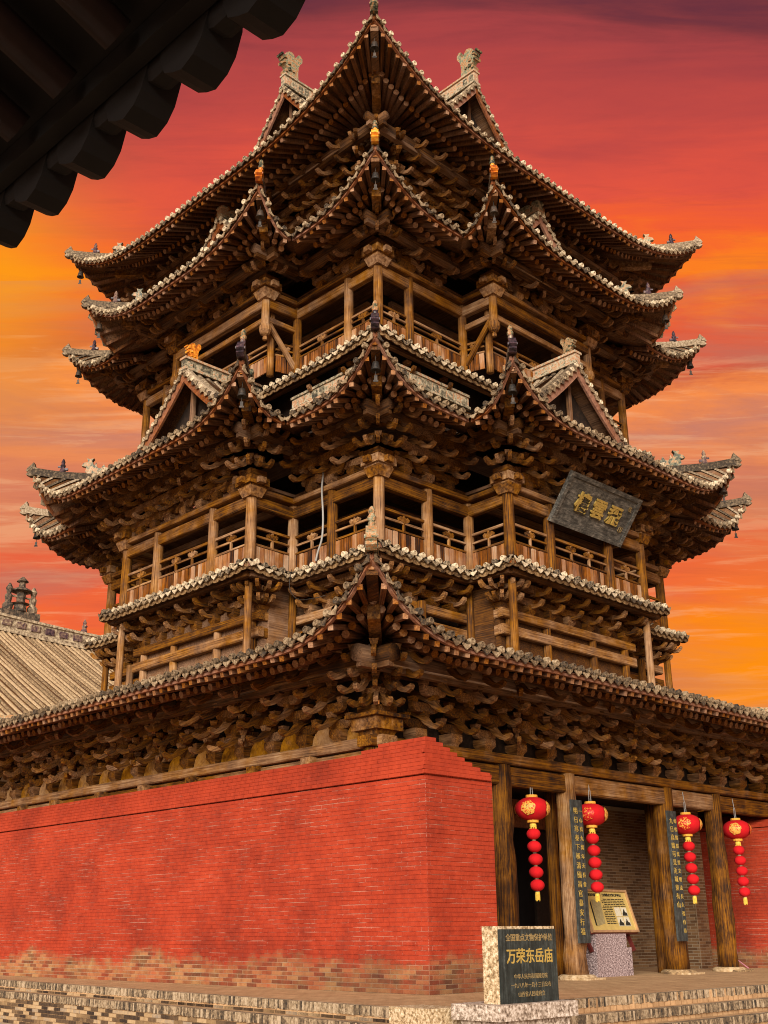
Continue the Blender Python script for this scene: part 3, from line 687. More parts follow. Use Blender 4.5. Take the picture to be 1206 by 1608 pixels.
def set_mesh(tiers, step, th, cw, dirs, lat):
    m = MB(); a, b = cw / 2, cw * .32      # cap block with hollowed foot
    lv = [(b, 0), (b * 1.06, .03), (a, .085), (a, .18)]
    m.add([(sx * r, sy * r, z) for r, z in lv for sx, sy in ((-1, -1), (1, -1), (1, 1), (-1, 1))], [(3, 2, 1, 0), (12, 13, 14, 15)] + [(4 * j + i, 4 * j + (i + 1) % 4, 4 * j + 4 + (i + 1) % 4, 4 * j + 4 + i) for j in range(3) for i in range(4)])
    return m.mesh('bracket_set', 'bracket_wood')
_m = MB(); _m.box((0, 0, 0), (.13, .13, .075), None, .72, .72); BLOCK = _m.mesh('bearing_block', 'bracket_wood')
_sets = {}
TILT = .42
def bracket(M, tiers=3, step=.24, th=.22, cw=.27, dirs=(0,), lat=True, slant=True, latlen=.72, wing=0, big=1.0, beak=.34):
    if not vis(M.translation): return
    M = M @ Matrix.Rotation(random.uniform(-.025, .025), 4, 'X') @ Matrix.Rotation(random.uniform(-.02, .02), 4, 'Z')
    key = (tiers, step, th, cw, dirs, lat)
    if key not in _sets: _sets[key] = set_mesh(tiers, step, th, cw, dirs, tiers if lat else 0)
    b = obj('bracket_set', _sets[key], M, tower)
    for a in dirs:
        q = 1.0 if abs(abs(a) - PI / 4) > .1 else 1.35
        for i in range(tiers):
            L = step * (i + 1) * q + beak
            me = armm(slant_mesh, round(L, 3), big) if slant else armm(slant_mesh, round(L - .1, 3), big)
            part('bearing_block', BLOCK, M @ RZ(a) @ T(step * (i + 1) * q, 0, .2 + th * i + .175), b, tower)
            part('slanted_arm', me, M @ RZ(a) @ T(L * .97, 0, .20 + th * i - .03) @ Matrix.Rotation(TILT + random.uniform(-.05, .05) if slant else 0, 4, 'Y') @ T(-L, 0, 0), b, tower)
    if lat:
        for i in range(tiers):
            part('bracket_arm', armm(lat_mesh, round(latlen * (1 + .12 * (i % 2)), 3), 1.0), M @ T(step * i, 0, .19 + th * i), b, tower)
            for yy in (-.4, .4): part('bearing_block', BLOCK, M @ T(step * i, yy * latlen * (1 + .12 * (i % 2)), .2 + th * i + .165), b, tower)
    if wing:
        for sy in (1, -1):
            part('carved_wing', armm(wing_mesh, wing, big), M @ T(.05, 0, .18) @ RZ(sy * PI / 2), b, tower)
    return b
def corner_bracket(k, n, u, z, sg, **kw):
    """convex corner at (n,u), u sign sg"""
    d = (0, sg * PI / 2, sg * PI / 4, sg * PI / 8, sg * PI * 3 / 8)
    bracket(K90[k] @ T(n, u, z), dirs=d, lat=False, **kw)

# ------------------------------------------------------------------ storey bodies
def box_part(name, c, s, mat, parent=None, M=None):
    m = MB(); m.box((0, 0, 0), s); return obj(name, m.mesh(name, mat), (M or Matrix()) @ T(*c), parent or tower)
def core(half, z0, z1, mat='shadow_wood', name='inner_wall'):
    for k in range(4):
        if k in (0, 3): box_part(name, (half, 0, (z0 + z1) / 2), (.1, 2 * half - .1, z1 - z0), mat, None, K90[k])
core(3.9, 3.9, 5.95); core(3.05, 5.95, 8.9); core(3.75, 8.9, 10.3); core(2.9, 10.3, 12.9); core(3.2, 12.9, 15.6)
for k in (0, 3):        # porch bodies below the lower balcony
    box_part('porch_inner_wall', (4.85, 0, 5.15), (.1, 3.9, 1.5), 'dark_wood_x', None, K90[k])
    for sg in (-1, 1): box_part('porch_inner_wall', (4.37, sg * 1.98, 5.15), (.86, .06, 1.5), 'dark_wood_x', None, K90[k])
# floors and ceilings
for name, half, z, pn, pu, th in (('balcony_floor', 4.45, 5.97, 5.45, 2.2, .08), ('balcony_ceiling', 4.3, 7.62, 5.3, 2.05, .06), ('balcony_floor', 4.15, 10.33, 0, 0, .08), ('balcony_ceiling', 3.96, 12.2, 4.76, 1.55, .06)):
    box_part(name, (0, 0, z), (2 * half, 2 * half, th), 'dark_wood_x')
    if pn:
        for k in range(4): box_part(name, ((half + pn) / 2, 0, z - .003), (pn - half, 2 * pu, th), 'dark_wood_x', None, K90[k])
_plank = {}
def rail_bay(k, a, b, z0, ht, parent, planks=True, gap=.1):
    M = K90[k]; A, B = Vector((*a, 0)), Vector((*b, 0)); d = (B - A); L = d.length; d = d / L
    if not (vis(M @ A) or vis(M @ B)): return
    A2, B2 = A + d * gap, B - d * gap
    P = lambda q, z: M @ (q + UP * z)
    for i, f in enumerate((1.0, .80, .60)):
        beam(P(A2, z0 + ht * f), P(B2, z0 + ht * f), .04 if i else .055, .04 if i else .05, 'rail', 'wood_x', tower)
    n = max(1, int(L / .85))
    for i in range(1, n + 1):
        q = A2 + (B2 - A2) * (i / (n + 1))
        beam(P(q, z0 + ht * .6), P(q, z0 + ht * .98), .045, .045, 'baluster', 'wood_x', tower)
        mm = armm(cloud_mesh)
        obj('rail_cloud', mm, M @ basis(q + UP * (z0 + ht * .87), d, UP.cross(d) * 1, UP), tower)
    if planks:
        n = max(3, int((L - 2 * gap) / .105)); w = (L - 2 * gap) / n
        h = round(ht * .56, 3)
        for i in range(n):
            q = A2 + d * (i + .5) * w
            ww = round(w * .84, 2); key = (ww, h)
            if key not in _plank: _plank[key] = MB().box((0, 0, h / 2), (ww, .03, h)).mesh('plank', 'plank_wood')
            nv = Vector((-d.y, d.x, 0))
            part('plank', _plank[key], M @ basis(q + UP * z0 + nv * random.uniform(-.012, .012), d, nv, UP) @ Matrix.Rotation(random.uniform(-.03, .03), 4, 'Y'), tower, tower)
def cloud_mesh():
    m = MB(); m.prism([(-.11, -.02), (-.13, .03), (-.08, .06), (-.04, .03), (0, .07), (.04, .03), (.08, .06), (.13, .03), (.11, -.02), (0, -.06)], .05); return m.mesh('rail_cloud', 'wood_n')
def vbeam(k, a, b, z, w, h, name='beam', mat='wood_x', ext=0.0):
    A, B = Vector((*a, z)), Vector((*b, z)); d = (B - A).normalized(); M = K90[k]
    if vis(M @ A) or vis(M @ B): beam(M @ (A - d * ext), M @ (B + d * ext), w, h, name, mat, tower)

_m = MB(); _m.box((0, 0, .20), (.44, .44, .15)); _m.box((0, 0, .105), (.35, .35, .05)); _m.box((0, 0, .0), (.38, .38, .17), None, .66, .66); _m.box((.20, 0, .19), (.22, .15, .11)); _m.box((0, -.20, .19), (.15, .22, .11)); _m.box((-.2, 0, .19), (.22, .15, .11)); _m.box((0, .2, .19), (.15, .22, .11)); CORNER = _m.mesh('corner_block', 'wood_n')
def storey(main, mids, inner, pn, pu, pmids, zb, zt, r, rail_h, zrail, bracket_kw, lat_gap, porch_cols=True, wingL=.5):
    for k in range(4):
        M = K90[k]
        pts = [(main, -main)] + [(main, s * u) for u in mids for s in (-1, 1)] + [(main, s * inner) for s in (-1, 1)]
        if porch_cols: pts += [(pn, s * pu) for s in (-1, 1)] + [(pn, s * u) for u in pmids for s in (-1, 1)]
        for (n, u) in pts:
            p = M @ Vector((n, u, 0))
            if vis(p): column(p.x, p.y, zb, zt, r, tower)
        chain = [(main, -main)] + [(main, -u) for u in sorted(mids, reverse=True)] + [(main, -inner), (pn, -pu)] + [(pn, -u) for u in sorted(pmids, reverse=True)]
        chain = chain + [(n, -u) for n, u in reversed(chain)]
        for (a, b) in zip(chain, chain[1:]):
            if rail_h and not (a[0] != b[0] and not porch_cols) and (porch_cols or a[0] == main): rail_bay(k, a, b, zrail, rail_h, tower)
        runs = [((main, -main), (main, -inner)), ((main, -inner), (pn, -pu)), ((pn, -pu), (pn, pu)), ((pn, pu), (main, inner)), ((main, inner), (main, main))]
        for a, b in runs:
            vbeam(k, a, b, zt - .17, .14, .21, ext=0)
            vbeam(k, a, b, zt + .04, .26, .10, 'plate_beam', ext=.10)
        zc = zt + .09
        for (n, u) in ((main, -main), (pn, -pu), (pn, pu)):
            p = M @ Vector((n, u, 0))
            if vis(p): obj('corner_block', CORNER, T(p.x, p.y, zt - .02), tower)
        ck = {**bracket_kw, 'th': bracket_kw['th'] * .95, 'beak': bracket_kw['beak'] + .04, 'big': 1.25}
        corner_bracket(k, main, -main, zc + .12, -1, **ck)
        corner_bracket(k, pn, -pu, zc + .12, -1, **ck); corner_bracket(k, pn, pu, zc + .12, 1, **ck)
        for s in (-1, 1):
            # big corner block under the corner set
            for u in (main - .62, (inner + mids[0]) / 2): bracket(M @ T(main, s * u, zc), lat=True, **{**bracket_kw, 'cw': .2})
            for u in mids: bracket(M @ T(main, s * u, zc), wing=wingL * .8, lat=True, **{**bracket_kw, 'cw': .22})
            for u in lat_gap:
                bracket(M @ T(pn, s * u, zc), wing=wingL * .7, **{**bracket_kw, 'cw': .22})
        if 0 not in lat_gap: pass
        bracket(M @ T(pn, 0, zc), wing=wingL * .7, dirs=(0, PI / 4, -PI / 4), lat=True, **{**bracket_kw, 'cw': .22})
def purlins(edges, dist, dz, r=.08, ext=.28, parent=None):
    for k in range(4):
        M = K90[k]
        for e in edges:
            lo = dist - ext if e.e0 == 'hip' else -dist
            hi = e.l - dist + ext if e.e1 == 'hip' else e.l + dist
            if hi - lo < .2: continue
            z = e.z0 + e.a * dist + e.b * dist ** 2 + dz
            a = e.A + e.t * lo + e.m * dist; b = e.A + e.t * hi + e.m * dist; a.z = b.z = z
            a, b = M @ a, M @ b
            if not (vis(a) or vis(b)): continue
            L = (b - a).length; mm = MB(); mm.tube((-L / 2, 0, 0), (L / 2, 0, 0), r, r, 10)
            x = (b - a).normalized(); y = UP.cross(x)
            obj('purlin', mm.mesh('purlin', 'dark_wood_x', True), basis((a + b) / 2, x, y, UP), parent or tower)
            m2 = MB(); m2.box((0, 0, 0), (L - .1, .10, .09)); obj('purlin_beam', m2.mesh('purlin_beam', 'dark_wood_x'), basis((a + b) / 2 - UP * .14, x, y, UP), parent or tower)
# storey 2
B2 = dict(tiers=3, step=.22, th=.215, cw=.36, latlen=.56, big=1.05, beak=.25)
storey(4.31, [3.12], 2.02, 5.31, 2.06, [.92], 5.98, 7.42, .105, .80, 5.98, B2, [.52, 1.04, 1.55])
purlins(E2, 1.08, -.31, .105, .34)
# storey 3
B3 = dict(tiers=2, step=.22, th=.2, cw=.34, latlen=.6, big=1.05, beak=.28)
storey(3.97, [3.15], 1.60, 4.76, 1.56, [], 10.36, 11.95, .095, .62, 10.42, B3, [.8], porch_cols=False)
purlins(E3, 1.02, -.31, .095, .34); purlins(E3, 1.38, -.34, .075)
for k in range(4):
    M = K90[k]
    for s in (-1, 1):
        p = M @ Vector((4.76, s * 1.56, 0))
        if not vis(p): continue
        # hanging lotus post and its brace
        m = MB(); m.lathe([(.0, -1.02), (.045, -1.0), (.05, -.95), (.03, -.92), (.09, -.88), (.125, -.80), (.12, -.70), (.09, -.66), (.085, -.5), (.085, 0)], 12)
        obj('hanging_post', m.mesh('hanging_post', 'wood_z', False), T(p.x, p.y, 11.95), tower)
        A = M @ Vector((4.74, s * 1.56, 11.42)); Bq = M @ Vector((4.0, s * 1.60, 10.55))
        beam(A, Bq, .07, .10, 'brace', 'wood_x', tower)
        q = M @ Vector((4.50, s * 1.42, 0)); column(q.x, q.y, 10.3, 11.8, .075, tower)
    vbeam(k, (4.74, -1.56), (4.74, 1.56), 11.42, .1, .12); 
    for s in (-1, 1): vbeam(k, (3.97, s * 1.58), (4.74, s * 1.56), 11.42, .1, .12)
    rail_bay(k, (4.5, -1.42), (4.5, 1.42), 10.42, .62, tower)
    for s in (-1, 1): rail_bay(k, (3.97, s * 1.6), (4.5, s * 1.42), 10.42, .62, tower)
    vbeam(k, (3.3, -3), (3.3, 3), 11.7, .12, .16, 'tie_beam', 'dark_wood_x')
    vbeam(k, (3.4, -3.4), (3.4, 3.4), 7.25, .12, .16, 'tie_beam', 'dark_wood_x'); vbeam(k, (4.6, -2), (4.6, 2), 7.3, .1, .14, 'tie_beam', 'dark_wood_x')
    # small posts below the upper skirt
    for u in (-3.9, -2.9, 2.9, 3.9):
        p = M @ Vector((3.95, u, 0))
        if vis(p): column(p.x, p.y, 9.2, 10.1, .06, tower, name='post')
    for u in (-3.3, -2.3, 2.3, 3.3): bracket(M @ T(3.85, u, 9.62), tiers=1, step=.2, th=.2, cw=.2, slant=False, latlen=.5, beak=.25)
    vbeam(k, (3.86, -3.9), (3.86, 3.9), 9.58, .12, .1); vbeam(k, (4.2, -4.2), (4.2, 4.2), 10.06, .1, .08, mat='dark_wood_x')
# top bracket storey: dense beaked clusters
BT = dict(tiers=5, step=.22, th=.2, cw=.30, latlen=.5, big=1.05, beak=.26)
for k in range(4):
    M = K90[k]
    vbeam(k, (3.3, -3.3), (3.3, 3.3), 13.62, .22, .16, 'plate_beam', ext=.15); vbeam(k, (3.3, -3.3), (3.3, 3.3), 13.42, .14, .2)
    corner_bracket(k, 3.3, -3.3, 13.70, -1, **BT)
    for u in (-2.75, 2.75): bracket(M @ T(3.3, u, 13.70), dirs=(0, PI / 4, -PI / 4), lat=True, **BT)
    for u in (-2.2, 2.2, -1.65, 1.65, -1.1, 1.1, -.55, .55): bracket(M @ T(3.3, u, 13.70), dirs=(0,), lat=True, **BT)
    bracket(M @ T(3.3, 0, 13.70), dirs=(0, PI / 4, -PI / 4), lat=True, **BT)
purlins(E4, 1.2, -.40, .09); purlins(E4, 1.7, -.36, .09)
# lower zone: posts standing on the first roof, beams, curved brackets under the skirt
BS = dict(tiers=2, step=.17, th=.19, cw=.22, slant=False, latlen=.58, beak=.24)
for k in range(4):
    M = K90[k]
    for (n, u) in ((4.31, -4.31), (5.31, -2.06), (5.31, 2.06), (4.31, -2.05), (4.31, 2.05)):
        p = M @ Vector((n, u, 0))
        if vis(p): column(p.x, p.y, 4.12, 5.72, .075, tower, name='post')
    for (n, u) in ((4.31, -3.3), (4.31, 3.3), (4.95, -.7), (4.95, .7), (4.95, -1.75), (4.95, 1.75)):
        p = M @ Vector((n, u, 0))
        if vis(p): column(p.x, p.y, 4.2, 5.3, .085, tower, name='post')
    for z, h in ((5.22, .16), (4.92, .18)):
        vbeam(k, (4.98, -1.9), (4.98, 1.9), z, .13, h, ext=.12)
        for s in (-1, 1):
            vbeam(k, (4.2, s * 4.2), (4.2, s * 1.9), z, .13, h); vbeam(k, (4.2, s * 1.93), (4.98, s * 1.93), z, .12, h)
    for u in (-1.75, -1.17, -.58, 0, .58, 1.17, 1.75): bracket(M @ T(4.92, u, 5.30), **BS)
    for u in (-3.9, -3.35, -2.8, -2.3, 2.3, 2.8, 3.35, 3.9): bracket(M @ T(4.05, u, 5.30), **BS)
    corner_bracket(k, 4.1, -4.1, 5.30, -1, **BS); corner_bracket(k, 4.9, -1.9, 5.30, -1, **BS); corner_bracket(k, 4.9, 1.9, 5.30, 1, **BS)
    runs = [((4.5, -4.5), (4.5, -2.3)), ((4.5, -2.3), (5.45, -2.25)), ((5.45, -2.25), (5.45, 2.25)), ((5.45, 2.25), (4.5, 2.3)), ((4.5, 2.3), (4.5, 4.5))]
    for a, b in runs: vbeam(k, a, b, 5.82, .12, .10, mat='dark_wood_x')
# storey 1
BG = dict(tiers=4, step=.19, th=.205, cw=.25, latlen=.5, big=1.05, beak=.27)
NB = 15
pos1 = [5.72 * 2 * i / NB - 5.72 for i in range(1, NB)]
for k in range(4):
    M = K90[k]
    vbeam(k, (5.72, -5.72), (5.72, 5.72), 2.485, .30, .15, 'plate_beam', ext=.25)
    cs = [-5.72, -3.12, -1.44, 1.44, 3.12, 5.72]
    for a, b in zip(cs, cs[1:]): vbeam(k, (5.72, a), (5.72, b), 2.24, .19, .29, 'architrave', ext=-.02)
    for u in cs[:-1]:
        p = M @ Vector((5.72, u, 0))
        if vis(p) and (k == 0 or u < -5): 
            column(p.x, p.y, ZF + .06, 2.40, .195, tower, taper=.84, rough=.14)
            m = MB(); m.lathe([(.30, 0), (.31, .035), (.26, .07), (.20, .075)], 16); obj('column_base', m.mesh('column_base', 'base_stone'), T(p.x, p.y, ZF), tower)
            m = MB(); m.box((0, 0, 0), (.44, .46, .03)); obj('base_slab', m.mesh('base_slab', 'base_stone'), T(p.x + .15, p.y, ZF + .016), tower)
    m = MB(); m.box((0, 0, .12), (.52, .52, .17)); m.box((0, 0, -.03), (.40, .40, .16), None, .7, .7); m.box((0, 0, .235), (.66, .66, .05))
    p = M @ Vector((5.72, -5.72, 0))
    if vis(p): obj('corner_block', m.mesh('corner_block', 'wood_n'), T(p.x, p.y, 2.60), tower)
    corner_bracket(k, 5.72, -5.72, 2.80, -1, **{**BG, 'tiers': 4, 'cw': .4, 'th': .17})
    for i, u in enumerate(pos1):
        star = i in (3, 6, 7, 10)
        bracket(M @ T(5.72, u, 2.57), dirs=(0, PI / 4, -PI / 4) if star else (0,), lat=True, **BG)
    # boards between the sets
    for i in range(NB):
        u = 5.72 * 2 * (i + .5) / NB - 5.72
        if k == 3 and abs(u) < 5.5:
            m = MB(); m.prism([(-.27, 0), (.27, 0), (.24, .14), (.15, .26), (0, .30), (-.15, .26), (-.24, .14)], .03, RZ(PI / 2)); obj('infill_board', m.mesh('infill_board', 'panel_ochre'), M @ T(5.70, u, 2.565), tower)
    box_part('bracket_backing', (5.56, 0, 3.2), (.05, 11.0, 1.3), 'shadow_wood', None, M)
    # stub blocks on the wall head
    for u in (-4.4, -3.1, -1.44, 0, 1.44, 3.1, 4.4):
        if k == 3: box_part('stub_block', (5.80, u, 2.28), (.26, .22, .24), 'wood_n', None, M)
purlins(E1, 1.30, -.36, .125, .36); purlins(E1, 1.72, -.42, .10, .3)
# ceiling over the porch
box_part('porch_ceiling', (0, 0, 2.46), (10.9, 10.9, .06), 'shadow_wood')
# inner columns, doorway, back walls of the ground floor
for u in (-1.15, 1.85): column(5.15, u, ZF, 2.4, .10, tower, name='inner_column')
box_part('door_lintel', (3.32, 0.35, 2.05), (.12, 4.3, .5), 'barge_wood')
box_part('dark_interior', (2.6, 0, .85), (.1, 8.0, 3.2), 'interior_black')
box_part('door_leaf', (3.25, .95, .5), (.06, .5, 2.5), 'shadow_wood')
# ------------------------------------------------------------------ brick walls
BRICK = {}
def brick_mesh(w, h, mat, dep=.03):
    key = (round(w, 3), round(h, 3), mat)
    if key not in BRICK:
        m = MB(); x, z, c = w / 2, h / 2, .0015
        m.add([(-x, 0, -z), (x, 0, -z), (x, 0, z), (-x, 0, z), (-x + c, -dep, -z + c), (x - c, -dep, -z + c), (x - c, -dep, z - c), (-x + c, -dep, z - c)], [(4, 5, 6, 7), (0, 1, 5, 4), (1, 2, 6, 5), (2, 3, 7, 6), (3, 0, 4, 7)])
        BRICK[key] = m.mesh('brick', mat)
    return BRICK[key]
def face_bricks(thing, o, d, nrm, L, z0, ztop, mat, smin=0.0, batter=0.0, bw=.225, bh=.0555, jt=.008):
    o, d, nrm = Vector(o), Vector(d), Vector(nrm); k = 0; z = z0
    while True:
        z1 = z + bh; s = smin - (bw / 2 if k % 2 else 0); got = False
        while s < L - .01:
            a, b = max(s, 0), min(s + bw, L); s += bw
            if b - a < .04: continue
            if z1 > ztop((a + b) / 2) + .01: continue
            got = True
            w = round((b - a - jt) / .01) * .01 if b - a < bw - .001 else bw - jt
            p = o + d * ((a + b) / 2) + nrm * (-.026 + random.uniform(-.001, .002) - batter * (z - z0)); p.z = z + bh / 2
            part('brick', brick_mesh(w, bh - jt, mat), basis(p, d, -nrm, UP), thing, thing)
        z = z1; k += 1
        if not got or z > 6: break
XW, YW, YI = 7.03, 6.12, 4.82
ZGR, ZTP = 1.88, 2.34
def red_wall(sgn, label):
    w = obj('red_brick_wall', None, T(XW - 1, sgn * 5.5, ZF), label=label, cat='brick wall')
    m = MB(); L = XW + 14
    y0, y1 = sgn * YW, sgn * YI
    # body (mortar) and stepped cap
    m.box(((XW - 14) / 2, (y0 + y1) / 2, (ZF + ZGR) / 2), (L, abs(y1 - y0), ZGR - ZF))
    obj('wall_body', m.mesh('wall_body', 'red_mortar'), Matrix(), w)
    return w
wallL = red_wall(-1, 'long red washed brick wall under the eaves at the left corner')
wallR = red_wall(1, 'red brick wall inside the porch at the far right edge')
# left wall faces
face_bricks(wallL, (XW, -YW, 0), (-1, 0, 0), (0, -1, 0), 14.0, ZF, lambda s: ZGR, 'red_brick')
face_bricks(wallL, (XW, -YI, 0), (0, -1, 0), (1, 0, 0), YW - YI, ZF, lambda s: ZGR + .1, 'red_brick')
# cap: corbelled courses stepping back, high at the outer face, falling towards the porch
cap_n = 9
for i in range(cap_n):
    z = ZGR + .012 + i * .0555; t = i / (cap_n - 1)
    ins = .03 - .045 * (1 if i < 2 else 0) + .028 * i
    ye = -YI - .05 - (YW - YI - .25) * max(0, (i - 1) / (cap_n - 1)) ** .85          # inner end moves outwards as it rises
    yo = -YW - .035 + .018 * i; xe = XW + .035 - .016 * i
    x = xe; first = True; off = .11 if i % 2 else 0
    n = int(14 / .225) if i < 7 else 5 - (i - 7)
    for j in range(n):
        x1 = xe - j * .225 - (0 if j == 0 else off); x0 = xe - (j + 1) * .225 - off
        me = brick_mesh(round(x1 - x0 - .006, 3), .049, 'red_brick', .2)
        part('brick', me, basis(((x0 + x1) / 2, yo + .2, z + .028), (-1, 0, 0), (0, 1, 0), UP), wallL, wallL)
    LX = 16 if i < 7 else .225 * n; m = MB(); m.add([(xe, yo + .01, z), (xe, ye, z), (xe - LX, ye, z), (xe - LX, yo + .01, z)] + [(xe, yo + .01, z + .0555), (xe, ye, z + .0555), (xe - LX, ye, z + .0555), (xe - LX, yo + .01, z + .0555)], [(4, 5, 6, 7), (3, 2, 1, 0), (0, 1, 5, 4), (1, 2, 6, 5), (2, 3, 7, 6), (3, 0, 4, 7)])
    obj('cap_course', m.mesh('cap_course', 'red_brick'), Matrix(), wallL)
    yy = ye; 
    while yy > yo + .15:
        part('brick', brick_mesh(.21, .049, 'red_brick', .03), basis((xe - .024, yy - .11, z + .028), (0, -1, 0), (-1, 0, 0), UP), wallL, wallL); yy -= .22
# right wall inner face (seen through the porch) and its cap
face_bricks(wallR, (XW - 5.5, YI, 0), (1, 0, 0), (0, -1, 0), 5.5, ZF, lambda s: ZGR, 'red_brick')
for i in range(7):
    z = ZGR + .012 + i * .0555; y = YI - .03 + .16 * i
    m = MB(); m.box((0, 0, .0275), (6.5 - .02 * i, YW - y, .0545)); obj('cap_course', m.mesh('cap_course', 'red_brick'), T(XW - 3.2, (y + YW) / 2, z), wallR)
# brown brick walls in the porch
for (x, ya, yb, lab) in ((3.2, 2.74, 4.75, 'unpainted brown brick back wall behind the information board'),):
    w = obj('brown_brick_wall', None, T(x, (ya + yb) / 2, ZF), label=lab, cat='brick wall')
    m = MB(); m.box((x - .3, (ya + yb) / 2, (ZF + 2.4) / 2), (.6, yb - ya, 2.4 - ZF)); obj('wall_body', m.mesh('wall_body', 'brown_mortar'), Matrix(), w)
    face_bricks(w, (x, ya, 0), (0, 1, 0), (1, 0, 0), yb - ya, ZF, lambda s: 2.36, 'brown_brick')
w = obj('brown_brick_pier', None, T(4.45, 4.1, ZF), label='narrow brown brick pier behind the third red lantern string', cat='brick pier')
m = MB(); m.box((4.4, 4.16, (ZF + 2.4) / 2), (.5, .42, 2.4 - ZF)); obj('pier_body', m.mesh('pier_body', 'brown_mortar'), Matrix(), w)
face_bricks(w, (4.65, 3.95, 0), (0, 1, 0), (1, 0, 0), .42, ZF, lambda s: 2.36, 'brown_brick'); face_bricks(w, (4.15, 3.95, 0), (1, 0, 0), (0, -1, 0), .5, ZF, lambda s: 2.36, 'brown_brick')

# ------------------------------------------------------------------ lettering
def text_mesh(txt, size, mat, ext=.004, align='CENTER', sp=1.0, bold=0.0):
    cu = bpy.data.curves.new('lettering', 'FONT'); cu.body = txt; cu.size = size * S; cu.extrude = ext; cu.align_x = align; cu.align_y = 'CENTER'; cu.space_character = sp; cu.offset = bold; cu.resolution_u = 2
    o = bpy.data.objects.new('lettering_tmp', cu); col.objects.link(o)
    dg = bpy.context.evaluated_depsgraph_get(); dg.update()
    me = bpy.data.meshes.new_from_object(o.evaluated_get(dg)); bpy.data.objects.remove(o); bpy.data.curves.remove(cu)
    me.materials.clear(); me.materials.append(MATS[mat]); return me
def facing(o, nrm, upv=UP):          # text plane: local x right, y up, z out
    z = Vector(nrm).normalized(); x = Vector(upv).cross(z).normalized(); y = z.cross(x); return basis(o, x, y, z)

# ------------------------------------------------------------------ name plaque
PB_, PT_ = Vector((5.42, 0, 7.05)), Vector((6.02, 0, 7.86))
upv = (PT_ - PB_); hgt = upv.length; upv.normalize(); nrm = Vector((0, 1, 0)).cross(upv); nrm = nrm if nrm.x > 0 else -nrm
pc = (PB_ + PT_) / 2 + Vector((0, .05, 0)); Mp = basis(pc, (0, 1, 0), upv, nrm)
plaque = obj('name_plaque', None, Mp, label='weathered black plaque with gold characters leaning out below the middle eave', cat='plaque')
m = MB(); m.box((0, 0, 0), (2.14, hgt - .14, .05)); obj('board', m.mesh('board', 'plaque_black'), Mp, plaque)
for sy in (-1, 1):
    m = MB(); m.box((0, 0, 0), (2.22, .085, .085)); obj('frame', m.mesh('frame', 'plaque_black'), Mp @ T(0, sy * (hgt / 2 - .04), .01), plaque)
    m = MB(); m.box((0, 0, 0), (.085, hgt - .17, .085)); obj('frame', m.mesh('frame', 'plaque_black'), Mp @ T(sy * 1.067, 0, .01), plaque)
for i, ch in enumerate('樓雲飛'):
    obj('lettering', text_mesh(ch, .40, 'gold_paint', .02, bold=.012), Mp @ T(-.50 + .50 * i, 0, .05), plaque)
obj('lettering', text_mesh('乾', .11, 'gold_dull', .006), Mp @ T(.88, .24, .04), plaque)
obj('lettering', text_mesh('印', .14, 'gold_dull', .006), Mp @ T(.86, -.2, .04), plaque)

# ------------------------------------------------------------------ stele
SX, SY0, SY1, SZ0, SZ1 = 9.6, -7.82, -6.93, -.665, .035
stele = obj('stone_stele', None, T(SX - .15, (SY0 + SY1) / 2, ZG), label='black carved stone stele with gold lettering on a stone base by the steps', cat='stele')
m = MB(); m.box((0, 0, 0), (.20, SY1 - SY0, SZ1 - SZ0)); obj('slab', m.mesh('slab', 'stone_rough'), T(SX - .105, (SY0 + SY1) / 2, (SZ0 + SZ1) / 2), stele)
m = MB(); m.box((0, 0, 0), (.02, SY1 - SY0 - .004, SZ1 - SZ0 - .03)); face = obj('polished_face', m.mesh('polished_face', 'stele_black'), T(SX + .002, (SY0 + SY1) / 2 + .002, (SZ0 + SZ1) / 2 - .012), stele)
m = MB(); m.box((0, 0, 0), (.62, 1.20, .14)); obj('base_slab', m.mesh('base_slab', 'slab_stone'), T(SX - .17, (SY0 + SY1) / 2 - .02, SZ0 - .07), stele)
m = MB(); m.box((0, 0, 0), (.50, 1.06, .60)); obj('plinth', m.mesh('plinth', 'slab_stone'), T(SX - .17, (SY0 + SY1) / 2 - .02, SZ0 - .14 - .30), stele)
yc = (SY0 + SY1) / 2 + .02
for txt, sz, z, bd in (('全国重点文物保护单位', .073, -.075, .001), ('万荣东岳庙', .145, -.25, .003), ('中华人民共和国国务院', .052, -.43, .0), ('一九八八年一月十三日公布', .052, -.51, .0), ('山西省人民政府立', .052, -.59, .0)):
    obj('lettering', text_mesh(txt, sz, 'gold_paint' if sz > .1 else 'gold_dull', .002, bold=bd), facing((SX + .0125, yc, z), (1, 0, 0)), face)

# ------------------------------------------------------------------ couplet boards
def couplet(y, label, cols):
    b = obj('couplet_board', None, T(5.99, y, -.2), label=label, cat='couplet board')
    m = MB(); n = 10; pr = []
    for i in range(n + 1): pr.append((.155 + random.uniform(-.008, .008), -1.08 + 2.16 * i / n))
    vs = []; 
    for i in range(n + 1):
        t = i / n; z = -1.08 + 2.16 * t; w = .14 + random.uniform(-.006, .006)
        for a in (-1, -.4, .4, 1): vs.append((.02, a * w, z))
        for a in (1, -1): vs.append((-.02, a * w, z))
    fs = []
    for i in range(n):
        for j in range(6): fs.append((i * 6 + j, i * 6 + (j + 1) % 6, (i + 1) * 6 + (j + 1) % 6, (i + 1) * 6 + j))
    fs += [tuple(range(5, -1, -1)), tuple(range(n * 6, n * 6 + 6))]
    m.add(vs, fs); bd = obj('board', m.mesh('board', 'couplet_black'), T(5.99, y, .88), b)
    for yo, txt, z0, sz in cols:
        for i, ch in enumerate(txt):
            obj('lettering', text_mesh(ch, sz, 'gold_paint', .004, bold=.0), facing((6.014, y + yo, z0 - i * .14), (1, 0, 0)), bd)
